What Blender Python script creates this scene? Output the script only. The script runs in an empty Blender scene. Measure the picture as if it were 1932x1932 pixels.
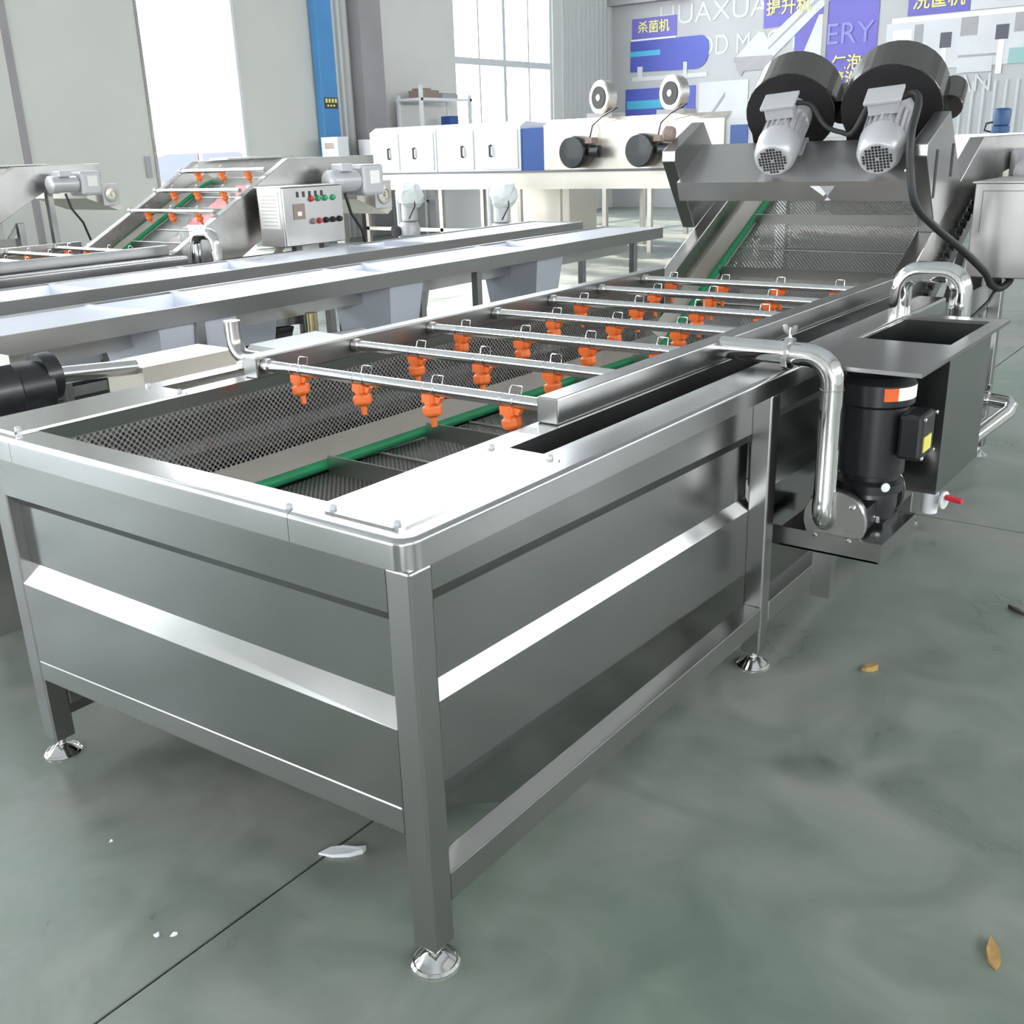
import bpy, bmesh, math, random
from mathutils import Vector, Matrix
random.seed(7)
scene = bpy.context.scene
COL = scene.collection
PI = math.pi

# ------------------------------------------------------------------ camera
CAM_POS = Vector((1.1308, -1.182, 1.5578))
YAW, PITCH, ROLL, FPX = math.radians(-37.412), math.radians(19.497), math.radians(-1.879), 1934.3
fw = Vector((math.sin(YAW) * math.cos(PITCH), math.cos(YAW) * math.cos(PITCH), -math.sin(PITCH)))
rt = Vector((math.cos(YAW), -math.sin(YAW), 0)); up = rt.cross(fw)
r2 = math.cos(ROLL) * rt + math.sin(ROLL) * up; u2 = -math.sin(ROLL) * rt + math.cos(ROLL) * up
cd = bpy.data.cameras.new('camera'); cam = bpy.data.objects.new('camera', cd); COL.objects.link(cam)
cd.sensor_width = 36; cd.lens = 36 * FPX / 1932; cd.clip_end = 500; cd.clip_start = .05
cam.matrix_world = Matrix(((r2.x, u2.x, -fw.x, CAM_POS.x), (r2.y, u2.y, -fw.y, CAM_POS.y), (r2.z, u2.z, -fw.z, CAM_POS.z), (0, 0, 0, 1)))
scene.camera = cam

# ------------------------------------------------------------------ sky, daylight, exposure
world = bpy.data.worlds.new('sky'); scene.world = world; world.use_nodes = True
bg = world.node_tree.nodes['Background']
bg.inputs[0].default_value = (0.90, 0.96, 1.0, 1); bg.inputs[1].default_value = 12.0
sd = bpy.data.lights.new('sun', 'SUN'); sun = bpy.data.objects.new('sun', sd); COL.objects.link(sun)
sd.energy = 8; sd.angle = math.radians(1.5); sd.color = (1.0, 0.93, 0.84)
sun.rotation_euler = Vector((0.66, -0.25, -0.70)).to_track_quat('-Z', 'Y').to_euler()
scene.view_settings.view_transform = 'Standard'; scene.view_settings.look = 'None'
scene.view_settings.gamma = 1; scene.view_settings.use_curve_mapping = False
scene.view_settings.exposure = 0.28
scene.cycles.use_denoising = True
HALL_H = 11.0
SKYLIGHTS = []
WINDOWS = [(17.1, 20.8, 1.2, 9.6), (-9, -5.3, 1.2, 9.6), (-3.2, .5, 1.2, 9.6), (2.2, 5.9, 1.2, 9.6)]  # first is in view; the rest are unseen, added for light from the left
CLERE = [(9.35, 16.6, 6.55, 10.4)]
RIGHT_FILL = [(-9, -1.5, 3.9, 6.2), (1.0, 8.5, 3.9, 6.2), (11, 18.5, 3.9, 6.2)]  # unseen windows, added and resized for light from the right
DOOR = (9.35, 11.17, 0, 6.3)
REAR_FILL = [(-13, -5.5, 0, 3.6), (4.0, 9, 0, 3.6)]  # unseen openings added behind the camera for front light
def portal(loc, rot, sx, sy):
    l = bpy.data.lights.new('daylight_portal', 'AREA'); l.shape = 'RECTANGLE'; l.size = sx; l.size_y = sy
    l.cycles.is_portal = True
    o = bpy.data.objects.new('daylight_portal', l); COL.objects.link(o); o.location = loc; o.rotation_euler = rot
for y0, y1 in SKYLIGHTS: portal((-2.2, (y0 + y1) / 2, HALL_H + .3), (0, 0, 0), 22.8, y1 - y0)
for y0, y1, z0, z1 in WINDOWS + CLERE + [DOOR]: portal((-14.35, (y0 + y1) / 2, (z0 + z1) / 2), (0, -PI / 2, 0), z1 - z0, y1 - y0)
for y0, y1, z0, z1 in RIGHT_FILL: portal((10.35, (y0 + y1) / 2, (z0 + z1) / 2), (0, PI / 2, 0), z1 - z0, y1 - y0)
for x0, x1, z0, z1 in REAR_FILL: portal(((x0 + x1) / 2, -12.35, (z0 + z1) / 2), (PI / 2, 0, 0), x1 - x0, z1 - z0)

# ------------------------------------------------------------------ materials
M = {}
def mat(name, col, rough=.5, metal=0., spec=.5, var=0., vscale=4., rvar=0., rscale=8., stretch=None, bump=0., coat=0., trans=0.):
    m = bpy.data.materials.new(name); m.use_nodes = True; nt = m.node_tree; b = nt.nodes['Principled BSDF']
    b.inputs['Base Color'].default_value = (*col, 1); b.inputs['Roughness'].default_value = rough
    b.inputs['Metallic'].default_value = metal; b.inputs['Specular IOR Level'].default_value = spec
    b.inputs['Coat Weight'].default_value = coat
    b.inputs['Transmission Weight'].default_value = trans
    if var or rvar or bump:
        tc = nt.nodes.new('ShaderNodeTexCoord'); mp = nt.nodes.new('ShaderNodeMapping')
        nt.links.new(tc.outputs['Object'], mp.inputs[0])
        if stretch: mp.inputs['Scale'].default_value = stretch
        def noise(sc, det=4):
            n = nt.nodes.new('ShaderNodeTexNoise'); n.inputs['Scale'].default_value = sc; n.inputs['Detail'].default_value = det
            nt.links.new(mp.outputs[0], n.inputs['Vector']); return n
        if var:
            n = noise(vscale); mr = nt.nodes.new('ShaderNodeMapRange'); mr.inputs[1].default_value = .3; mr.inputs[2].default_value = .7
            mr.inputs[3].default_value = 1 - var; mr.inputs[4].default_value = 1 + var
            mx = nt.nodes.new('ShaderNodeVectorMath'); mx.operation = 'SCALE'; mx.inputs[0].default_value = col
            nt.links.new(n.outputs['Fac'], mr.inputs[0]); nt.links.new(mr.outputs[0], mx.inputs['Scale']); nt.links.new(mx.outputs[0], b.inputs['Base Color'])
        if rvar:
            n = noise(rscale); mr = nt.nodes.new('ShaderNodeMapRange'); mr.inputs[1].default_value = .25; mr.inputs[2].default_value = .75
            mr.inputs[3].default_value = max(.02, rough - rvar); mr.inputs[4].default_value = rough + rvar
            nt.links.new(n.outputs['Fac'], mr.inputs[0]); nt.links.new(mr.outputs[0], b.inputs['Roughness'])
        if bump:
            n = noise(rscale * 3); bp = nt.nodes.new('ShaderNodeBump'); bp.inputs['Strength'].default_value = bump; bp.inputs['Distance'].default_value = .002
            nt.links.new(n.outputs['Fac'], bp.inputs['Height']); nt.links.new(bp.outputs[0], b.inputs['Normal'])
    M[name] = m; return m
mat('steel', (.47, .455, .44), .27, 1, var=.05, vscale=3, rvar=.07, rscale=2.5)
mat('steel_brushed', (.37, .365, .355), .30, 1, var=.03, vscale=2, rvar=.03, rscale=3)
mat('steel_sheet', (.34, .34, .335), .20, 1, var=.04, vscale=1.5, rvar=.06, rscale=1.6)
mat('steel_satin', (.57, .555, .54), .36, 1, var=.05, vscale=3, rvar=.06, rscale=3)
mat('chrome', (.74, .73, .72), .09, 1)
mat('tube_steel', (.70, .69, .68), .16, 1)
mat('steel_dark', (.19, .175, .165), .16, 1)
mat('black_paint', (.012, .012, .014), .34, 0, coat=.1)
mat('black_matte', (.014, .012, .013), .6)
mat('rubber', (.018, .018, .018), .55)
mat('motor_grey', (.50, .49, .50), .38, .25)
mat('motor_dark', (.03, .03, .033), .6)
mat('orange', (.80, .155, .022), .42, var=.08, vscale=30)
mat('green_plastic', (.012, .24, .09), .45, var=.12, vscale=12)
mat('white_paint', (.72, .73, .75), .45)
mat('white_sheet', (.80, .80, .80), .6)
mat('cream_lit_metal', (.62, .57, .50), .38, .75, var=.05, vscale=1.2, rvar=.08, rscale=1.5)  # warm light reflected by the tunnel steel is put into this cream base
mat('blue_film', (.02, .07, .26), .35)
mat('blue_paint', (.07, .25, .52), .5, var=.06, vscale=2)
mat('blue_motor', (.015, .06, .17), .45)
mat('grey_column', (.30, .28, .29), .6, var=.06, vscale=2)
mat('door_panel', (.56, .56, .52), .55, var=.04, vscale=.6)
mat('wall_paint', (.64, .63, .60), .7, var=.04, vscale=.7)
mat('wall_grey', (.46, .46, .465), .7, var=.04, vscale=.7)
mat('wall_clad', (.55, .56, .56), .55, .2)
mat('ceiling_paint', (.42, .43, .45), .8)
mat('frame_white', (.62, .64, .66), .5)
mat('red', (.62, .02, .04), .4)
mat('red_lamp', (.45, .03, .03), .3)
mat('green_lamp', (.02, .30, .10), .3)
mat('label_paper', (.80, .78, .74), .7)
mat('label_orange', (.75, .12, .02), .5)
mat('label_yellow', (.72, .62, .12), .5)
mat('ink', (.05, .045, .045), .6)
mat('ink_soft', (.42, .36, .30), .7)
mat('purple_print', (.15, .13, .46), .55, var=.08, vscale=.5)
mat('blue_print', (.07, .09, .42), .5, var=.1, vscale=.8)
mat('cyan_print', (.06, .42, .62), .5)
mat('yellow_print', (.80, .76, .22), .5)
mat('pale_print', (.60, .60, .62), .6, var=.06, vscale=1.5)
mat('mid_print', (.36, .35, .36), .6, var=.08, vscale=2)
mat('dark_print', (.10, .10, .12), .6)
mat('teal_print', (.30, .48, .46), .6)
mat('letter_print', (.60, .60, .60), .6)
mat('table_film', (.70, .72, .80), .30, .35, var=.04, vscale=2)
mat('deck_grey', (.16, .16, .17), .5)
mat('rim_steel', (.52, .515, .51), .20, 1, var=.04, vscale=2, rvar=.05, rscale=2)
mat('letter_blue', (.26, .25, .58), .6)
mat('plastic_wrap', (.72, .74, .75), .35)
mat('clay', (.28, .20, .17), .7)
mat('concrete_out', (.55, .54, .52), .9)
mat('car_red', (.55, .05, .07), .3, coat=.5)
mat('car_white', (.80, .80, .80), .3, coat=.5)
mat('car_glass', (.03, .04, .06), .08)
mat('leaf', (.42, .25, .08), .7, var=.2, vscale=40)
mat('brass', (.70, .58, .34), .3, 1)
mat('joint_dark', (.025, .028, .026), .9)
# floor: worn green epoxy
def floor_mat():
    m = bpy.data.materials.new('green_epoxy'); m.use_nodes = True; nt = m.node_tree; N = nt.nodes; L = nt.links
    b = N['Principled BSDF']; tc = N.new('ShaderNodeTexCoord')
    def noise(sc, det, dist=0.):
        n = N.new('ShaderNodeTexNoise'); n.inputs['Scale'].default_value = sc; n.inputs['Detail'].default_value = det
        n.inputs['Distortion'].default_value = dist; L.new(tc.outputs['Object'], n.inputs['Vector']); return n
    n1 = noise(.9, 6, .6); n2 = noise(3.2, 8, 1.2); n3 = noise(14, 5)
    cr = N.new('ShaderNodeValToRGB'); e = cr.color_ramp.elements
    e[0].position = .36; e[0].color = (.168, .212, .174, 1); e[1].position = .66; e[1].color = (.275, .272, .250, 1)
    L.new(n1.outputs['Fac'], cr.inputs[0])
    cr2 = N.new('ShaderNodeValToRGB'); e = cr2.color_ramp.elements
    e[0].position = .32; e[0].color = (.62, .66, .62, 1); e[1].position = .62; e[1].color = (1.06, 1.05, 1.02, 1)
    L.new(n2.outputs['Fac'], cr2.inputs[0])
    mx = N.new('ShaderNodeMix'); mx.data_type = 'RGBA'; mx.blend_type = 'MULTIPLY'; mx.inputs[0].default_value = .75
    L.new(cr.outputs[0], mx.inputs[6]); L.new(cr2.outputs[0], mx.inputs[7]); L.new(mx.outputs[2], b.inputs['Base Color'])
    last = mx.outputs[2]
    wob = N.new('ShaderNodeMix'); wob.data_type = 'VECTOR'; wob.inputs[0].default_value = .10; n4 = noise(7, 3)
    L.new(tc.outputs['Object'], wob.inputs[4]); L.new(n4.outputs['Color'], wob.inputs[5])
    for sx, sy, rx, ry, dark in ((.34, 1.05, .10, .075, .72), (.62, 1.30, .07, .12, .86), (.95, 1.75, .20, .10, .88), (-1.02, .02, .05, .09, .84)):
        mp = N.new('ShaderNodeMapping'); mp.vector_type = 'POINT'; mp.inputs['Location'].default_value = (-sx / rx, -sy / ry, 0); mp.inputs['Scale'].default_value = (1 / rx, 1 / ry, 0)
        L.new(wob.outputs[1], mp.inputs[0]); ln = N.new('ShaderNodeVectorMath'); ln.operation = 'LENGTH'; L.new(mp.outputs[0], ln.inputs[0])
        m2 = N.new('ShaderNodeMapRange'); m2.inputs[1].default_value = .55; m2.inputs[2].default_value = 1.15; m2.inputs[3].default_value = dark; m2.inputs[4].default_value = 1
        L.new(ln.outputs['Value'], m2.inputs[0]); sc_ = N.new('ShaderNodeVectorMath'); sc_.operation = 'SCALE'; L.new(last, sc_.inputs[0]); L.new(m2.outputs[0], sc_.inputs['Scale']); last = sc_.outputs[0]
    L.new(last, b.inputs['Base Color'])
    mr = N.new('ShaderNodeMapRange'); mr.inputs[1].default_value = .3; mr.inputs[2].default_value = .7; mr.inputs[3].default_value = .26; mr.inputs[4].default_value = .5
    L.new(n2.outputs['Fac'], mr.inputs[0]); L.new(mr.outputs[0], b.inputs['Roughness'])
    bp = N.new('ShaderNodeBump'); bp.inputs['Strength'].default_value = .06; bp.inputs['Distance'].default_value = .004
    L.new(n3.outputs['Fac'], bp.inputs['Height']); L.new(bp.outputs[0], b.inputs['Normal'])
    b.inputs['Specular IOR Level'].default_value = .5
    M['floor'] = m
floor_mat()
# perforated steel: staggered round holes cut by transparency
def perf_mat(name, axes, sp, r, col, rough):
    m = bpy.data.materials.new(name); m.use_nodes = True; nt = m.node_tree; N = nt.nodes; L = nt.links
    b = N['Principled BSDF']; out = N['Material Output']
    b.inputs['Base Color'].default_value = (*col, 1); b.inputs['Metallic'].default_value = .9; b.inputs['Roughness'].default_value = rough
    tc = N.new('ShaderNodeTexCoord'); sx = N.new('ShaderNodeSeparateXYZ'); L.new(tc.outputs['Object'], sx.inputs[0])
    def grid(off):
        ds = []
        for a in axes:
            mu = N.new('ShaderNodeMath'); mu.operation = 'MULTIPLY_ADD'; mu.inputs[1].default_value = 1 / sp; mu.inputs[2].default_value = off
            L.new(sx.outputs[a], mu.inputs[0])
            f = N.new('ShaderNodeMath'); f.operation = 'PINGPONG'; f.inputs[1].default_value = .5; L.new(mu.outputs[0], f.inputs[0])
            p = N.new('ShaderNodeMath'); p.operation = 'POWER'; p.inputs[1].default_value = 2; L.new(f.outputs[0], p.inputs[0]); ds.append(p)
        s = N.new('ShaderNodeMath'); s.operation = 'ADD'; L.new(ds[0].outputs[0], s.inputs[0]); L.new(ds[1].outputs[0], s.inputs[1]); return s
    g1, g2 = grid(0.), grid(.5)
    mn = N.new('ShaderNodeMath'); mn.operation = 'MINIMUM'; L.new(g1.outputs[0], mn.inputs[0]); L.new(g2.outputs[0], mn.inputs[1])
    lt = N.new('ShaderNodeMath'); lt.operation = 'LESS_THAN'; lt.inputs[1].default_value = (r / sp) ** 2; L.new(mn.outputs[0], lt.inputs[0])
    tr = N.new('ShaderNodeBsdfTransparent'); mx = N.new('ShaderNodeMixShader')
    L.new(lt.outputs[0], mx.inputs[0]); L.new(b.outputs[0], mx.inputs[1]); L.new(tr.outputs[0], mx.inputs[2]); L.new(mx.outputs[0], out.inputs[0])
    M[name] = m
perf_mat('perforated_wall', ('Y', 'Z'), .0185, .0052, (.42, .40, .385), .4)
perf_mat('perforated_belt', ('X', 'Y'), .0185, .0050, (.36, .345, .33), .42)
def glass_mat():
    m = bpy.data.materials.new('window_glass'); m.use_nodes = True; nt = m.node_tree; N = nt.nodes; L = nt.links
    out = N['Material Output']; N.remove(N['Principled BSDF'])
    tr = N.new('ShaderNodeBsdfTransparent'); tr.inputs[0].default_value = (.94, .96, .97, 1)
    gl = N.new('ShaderNodeBsdfGlossy'); gl.inputs['Roughness'].default_value = .03
    mx = N.new('ShaderNodeMixShader')
    mx.inputs[0].default_value = .05; L.new(tr.outputs[0], mx.inputs[1]); L.new(gl.outputs[0], mx.inputs[2]); L.new(mx.outputs[0], out.inputs[0])
    M['window_glass'] = m
glass_mat()

# ------------------------------------------------------------------ mesh helpers
class MB:
    def __init__(s): s.v = []; s.f = []
    def add(s, vs, fs):
        o = len(s.v); s.v += [tuple(p) for p in vs]; s.f += [tuple(i + o for i in f) for f in fs]; return s
    def box(s, x0, x1, y0, y1, z0, z1):
        return s.add([(x0, y0, z0), (x1, y0, z0), (x1, y1, z0), (x0, y1, z0), (x0, y0, z1), (x1, y0, z1), (x1, y1, z1), (x0, y1, z1)],
                     [(0, 3, 2, 1), (4, 5, 6, 7), (0, 1, 5, 4), (1, 2, 6, 5), (2, 3, 7, 6), (3, 0, 4, 7)])
    def hexa(s, p):   # 8 points, bottom ring then top ring
        return s.add(p, [(0, 3, 2, 1), (4, 5, 6, 7), (0, 1, 5, 4), (1, 2, 6, 5), (2, 3, 7, 6), (3, 0, 4, 7)])
    def obox(s, c, size, ex, ey, ez):
        c = Vector(c); ex, ey, ez = Vector(ex).normalized() * size[0] / 2, Vector(ey).normalized() * size[1] / 2, Vector(ez).normalized() * size[2] / 2
        return s.hexa([c - ex - ey - ez, c + ex - ey - ez, c + ex + ey - ez, c - ex + ey - ez, c - ex - ey + ez, c + ex - ey + ez, c + ex + ey + ez, c - ex + ey + ez])
    def prism(s, poly, axis, a0, a1):
        n = len(poly)
        def P(p, a): return {'x': (a, p[0], p[1]), 'y': (p[0], a, p[1]), 'z': (p[0], p[1], a)}[axis]
        vs = [P(p, a0) for p in poly] + [P(p, a1) for p in poly]
        return s.add(vs, [tuple(range(n))[::-1], tuple(range(n, 2 * n))] + [(i, (i + 1) % n, n + (i + 1) % n, n + i) for i in range(n)])
    def oprism(s, poly, o, e1, e2, d):
        o, e1, e2, d = map(Vector, (o, e1, e2, d)); n = len(poly)
        a = [o + e1 * p[0] + e2 * p[1] for p in poly]; b = [q + d for q in a]
        return s.add(a + b, [tuple(range(n))[::-1], tuple(range(n, 2 * n))] + [(i, (i + 1) % n, n + (i + 1) % n, n + i) for i in range(n)])
    def lathe(s, prof, o, d, seg=20):    # prof: (radius, along)
        o, d = Vector(o), Vector(d).normalized(); a = d.orthogonal().normalized(); b = d.cross(a); vs = []; fs = []
        for r, t in prof:
            for k in range(seg):
                an = 2 * PI * k / seg; vs.append(o + d * t + (a * math.cos(an) + b * math.sin(an)) * max(r, 1e-5))
        for i in range(len(prof) - 1):
            for k in range(seg):
                k2 = (k + 1) % seg; fs.append((i * seg + k, i * seg + k2, (i + 1) * seg + k2, (i + 1) * seg + k))
        fs.append(tuple(range(seg))[::-1]); fs.append(tuple((len(prof) - 1) * seg + k for k in range(seg)))
        return s.add(vs, fs)
    def cyl(s, p0, p1, r, seg=16, r1=None):
        p0, p1 = Vector(p0), Vector(p1); return s.lathe([(r, 0), (r if r1 is None else r1, (p1 - p0).length)], p0, p1 - p0, seg)
    def tube(s, path, r, seg=12, closed=False):
        P = [Vector(p) for p in path]; n = len(P); rings = []; prev = None
        for i in range(n):
            a = P[i - 1] if (i > 0 or closed) else P[i]; c = P[(i + 1) % n] if (i < n - 1 or closed) else P[i]
            t = (c - a).normalized()
            if prev is None: u = t.orthogonal().normalized()
            else:
                u = prev - t * prev.dot(t); u = u.normalized() if u.length > 1e-6 else t.orthogonal().normalized()
            prev = u; w = t.cross(u); rings.append([P[i] + (u * math.cos(2 * PI * k / seg) + w * math.sin(2 * PI * k / seg)) * r for k in range(seg)])
        vs = [p for ri in rings for p in ri]; fs = []
        for i in range(n if closed else n - 1):
            j = (i + 1) % n
            for k in range(seg):
                k2 = (k + 1) % seg; fs.append((i * seg + k, i * seg + k2, j * seg + k2, j * seg + k))
        if not closed: fs += [tuple(range(seg))[::-1], tuple((n - 1) * seg + k for k in range(seg))]
        return s.add(vs, fs)
    def top_round(s, n, k, w):      # remember which top edges of an n-sided prism get rounded over
        s.tr = (n, k, w); return s
    def mesh(s, name, m, smooth=False):
        me = bpy.data.meshes.new(name); me.from_pydata(s.v, [], s.f); me.update()
        bm = bmesh.new(); bm.from_mesh(me); bmesh.ops.recalc_face_normals(bm, faces=bm.faces)
        if getattr(s, 'tr', None):
            n, k, w = s.tr; bm.verts.ensure_lookup_table(); ed = []
            for i in k:
                e = bm.edges.get((bm.verts[n + i], bm.verts[n + (i + 1) % n]))
                if e: ed.append(e)
            bmesh.ops.bevel(bm, geom=ed, offset=w, segments=4, profile=.5, affect='EDGES', clamp_overlap=True)
        bm.to_mesh(me); bm.free()
        me.materials.append(M[m])
        if smooth:
            me.polygons.foreach_set('use_smooth', [True] * len(me.polygons)); me.set_sharp_from_angle(angle=math.radians(38))
        return me
    def build(s, name, m, parent=None, smooth=False, bevel=0., seg=2, loc=None, solid=0.):
        return link(name, s.mesh(name, m, smooth), parent, loc, bevel, seg, solid)
def link(name, me, parent=None, loc=None, bevel=0., seg=2, solid=0.):
    o = bpy.data.objects.new(name, me); COL.objects.link(o)
    if parent: o.parent = parent
    if loc: o.location = loc
    if solid:
        md = o.modifiers.new('sheet', 'SOLIDIFY'); md.thickness = solid; md.offset = 0
    if bevel:
        md = o.modifiers.new('edge', 'BEVEL'); md.width = bevel; md.segments = seg; md.limit_method = 'ANGLE'; md.angle_limit = math.radians(35); md.harden_normals = False
    return o
def arc(c, r, a0, a1, n, e1, e2):
    c, e1, e2 = Vector(c), Vector(e1), Vector(e2)
    return [c + e1 * r * math.cos(a0 + (a1 - a0) * i / n) + e2 * r * math.sin(a0 + (a1 - a0) * i / n) for i in range(n + 1)]
def arc2(cx, cy, r, a0, a1, n): return [(cx + r * math.cos(a0 + (a1 - a0) * i / n), cy + r * math.sin(a0 + (a1 - a0) * i / n)) for i in range(n + 1)]
def rrect(x0, x1, y0, y1, r, n=4):
    return arc2(x1 - r, y0 + r, r, -PI / 2, 0, n) + arc2(x1 - r, y1 - r, r, 0, PI / 2, n) + arc2(x0 + r, y1 - r, r, PI / 2, PI, n) + arc2(x0 + r, y0 + r, r, PI, 1.5 * PI, n)
def thing(name, label, cat, loc=(0, 0, 0), rz=0., group=None):
    o = bpy.data.objects.new(name, None); COL.objects.link(o); o.location = loc; o.rotation_euler = (0, 0, rz); o.empty_display_size = .1
    return tag(o, label, cat, group)
def tag(o, label, cat, group=None):
    o['label'] = label; o['category'] = cat
    if group: o['group'] = group
    return o
def struct(o, label=None):
    o['kind'] = 'structure'
    if label: o['label'] = label
    return o
def text(name, body, size, m, parent, loc, rot=(PI / 2, 0, 0), ext=.004, sx=1.):
    c = bpy.data.curves.new(name, 'FONT'); c.body = body; c.size = size; c.extrude = ext; c.align_x = 'CENTER'; c.align_y = 'CENTER'; c.offset = size * .012 if ord(body[0]) > 255 else 0
    tmp = bpy.data.objects.new(name, c); COL.objects.link(tmp); bpy.context.view_layer.update()
    me = bpy.data.meshes.new_from_object(tmp.evaluated_get(bpy.context.evaluated_depsgraph_get())); bpy.data.objects.remove(tmp); bpy.data.curves.remove(c)
    me.name = name; me.materials.clear(); me.materials.append(M[m]); o = bpy.data.objects.new(name, me); COL.objects.link(o); o.location = loc; o.rotation_euler = rot; o.scale = (sx, 1, 1)
    if parent: o.parent = parent
    return o

# ================================================================== THE HALL
# floor: slabs between saw-cut joints, dark joint filling below
fl = struct(MB().box(-14.2, 10, -12.2, 23.8, -.30, -.012).build('floor', 'joint_dark'), 'green epoxy factory floor in large slabs')
gx = [-14.2, -12.465, -6.465, -.465, 5.535, 10]; gy = [-12.2, -8.78, -2.78, 3.22, 9.22, 15.22, 21.22, 23.8]
g = .0045
for i in range(len(gx) - 1):
    for j in range(len(gy) - 1):
        x0, x1 = gx[i] + g * (i > 0), gx[i + 1] - g * (i < len(gx) - 2); y0, y1 = gy[j] + g * (j > 0), gy[j + 1] - g * (j < len(gy) - 2)
        MB().box(x0, x1, y0, y1, -.012, 0).build('slab', 'floor', fl)
# window wall (x = -14): wall pieces around the openings
def wall_x(name, x0, x1, ya, yb, H, holes, m):
    b = MB(); ys = sorted({ya, yb} | {h[0] for h in holes} | {h[1] for h in holes})
    for y0, y1 in zip(ys[:-1], ys[1:]):
        hs = sorted([(h[2], h[3]) for h in holes if h[0] < (y0 + y1) / 2 < h[1]]); z = 0
        for h0, h1 in hs:
            if h0 > z: b.box(x0, x1, y0, y1, z, h0)
            z = h1
        if z < H: b.box(x0, x1, y0, y1, z, H)
    return struct(b.build(name, m))
wall_x('wall_left', -14.2, -14, -12.2, 23.8, HALL_H, WINDOWS + CLERE + [(6.2, 13.1, 0, 6.3)], 'wall_paint')['label'] = 'pale painted hall wall with tall windows, added unseen windows and a sliding door'
wb = struct(MB().box(-14, 10, 23.5, 23.8, 0, HALL_H).build('wall_back', 'wall_grey'), 'pale grey hall wall hung with machine posters')
wall_x('wall_right', 10, 10.2, -12.2, 23.8, HALL_H, RIGHT_FILL, 'wall_paint')['label'] = 'pale painted hall wall with added daylight windows'
b = MB(); x = -14
for x0, x1, z0, z1 in REAR_FILL: b.box(x, x0, -12.2, -12, 0, HALL_H); b.box(x0, x1, -12.2, -12, z1, HALL_H); x = x1
b.box(x, 10, -12.2, -12, 0, HALL_H)
struct(b.build('wall_front', 'wall_paint'))
b = MB(); y = -12.2
for y0, y1 in SKYLIGHTS: b.box(-14.2, 10.2, y, y0, HALL_H, HALL_H + .2); y = y1
b.box(-14.2, 10.2, y, 23.8, HALL_H, HALL_H + .2)
for y0, y1 in SKYLIGHTS: b.box(-14.2, -13.6, y0, y1, HALL_H, HALL_H + .2).box(9.2, 10.2, y0, y1, HALL_H, HALL_H + .2)
struct(b.build('ceiling', 'ceiling_paint'))
# vertical ribs of the cladding beside the window and in the corner
for k in range(12):
    yy = 21.15 + k * .195
    MB().prism([(-14, yy), (-13.955, yy + .02), (-13.955, yy + .075), (-14, yy + .095)], 'z', 1.0, HALL_H).build('cladding_rib', 'wall_clad', bpy.data.objects['wall_left'])
for k in range(4):
    yy = 13.38 + k * .14
    MB().prism([(-14, yy), (-13.95, yy + .02), (-13.95, yy + .05), (-14, yy + .07)], 'z', .0, HALL_H).build('cladding_rib', 'wall_clad', bpy.data.objects['wall_left'])
# windows
def window(n, y0, y1, z0, z1, cols, trans):
    root = bpy.data.objects.new('window_%d' % n, None); COL.objects.link(root); root.location = (-14.1, y0, z0); struct(root, 'tall factory window with white mullions (all after the first added, unseen)')
    w, h = y1 - y0, z1 - z0
    MB().box(-.06, .06, 0, .09, 0, h).box(-.06, .06, w - .09, w, 0, h).box(-.06, .06, .09, w - .09, 0, .09).box(-.06, .06, .09, w - .09, h - .09, h).build('frame', 'frame_white', root)
    for k in range(1, cols):
        t = .055 if k == cols // 2 else .028
        MB().box(-.05, .05, w * k / cols - t, w * k / cols + t, .09, h - .09).build('mullion', 'frame_white', root)
    for z in trans: MB().box(-.055, .055, .09, w - .09, z - z0 - .07, z - z0 + .07).build('transom', 'frame_white', root)
    zs = [z0] + list(trans) + [z1]
    for i in range(cols):
        for a, c in zip(zs[:-1], zs[1:]):
            MB().box(-.004, .004, w * i / cols + .03, w * (i + 1) / cols - .03, a - z0 + .05, c - z0 - .05).build('pane', 'window_glass', root)
window(1, *WINDOWS[0], 4, (3.38, 5.4, 7.5))
for i in (1, 2, 3): window(i + 1, *WINDOWS[i], 4, (3.38, 5.4, 7.5))  # unseen windows, added to light the machine from the left
# sliding door leaves hanging inside the wall
def door(n, y0, y1, lab, x=-13.93, h=6.4):
    o = struct(MB().box(x - .05, x + .05, y0, y1, .04, h).build('door_%d' % n, 'door_panel', bevel=.006), lab); return o
d1 = door(1, 7.25, 9.35, 'grey sliding door leaf at the lit opening')
MB().box(-13.88, -13.84, 9.12, 9.22, 1.30, 1.62).build('door_handle', 'mid_print', d1, bevel=.008)
MB().box(-13.9, -13.86, 9.31, 9.36, .04, 6.4).build('edge_strip', 'steel', d1)
door(2, 4.2, 7.13, 'grey sliding door leaf at the far end of the wall')
struct(MB().box(-13.93, -13.86, 7.14, 7.24, 0, 9.6).build('trim_1', 'grey_column'), 'dark grey post between the sliding door leaves')
d3 = door(3, 11.17, 13.12, 'grey sliding door leaf beside the blue column')
MB().box(-13.9, -13.86, 11.16, 11.22, .04, 6.4).build('edge_strip', 'frame_white', d3)
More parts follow.
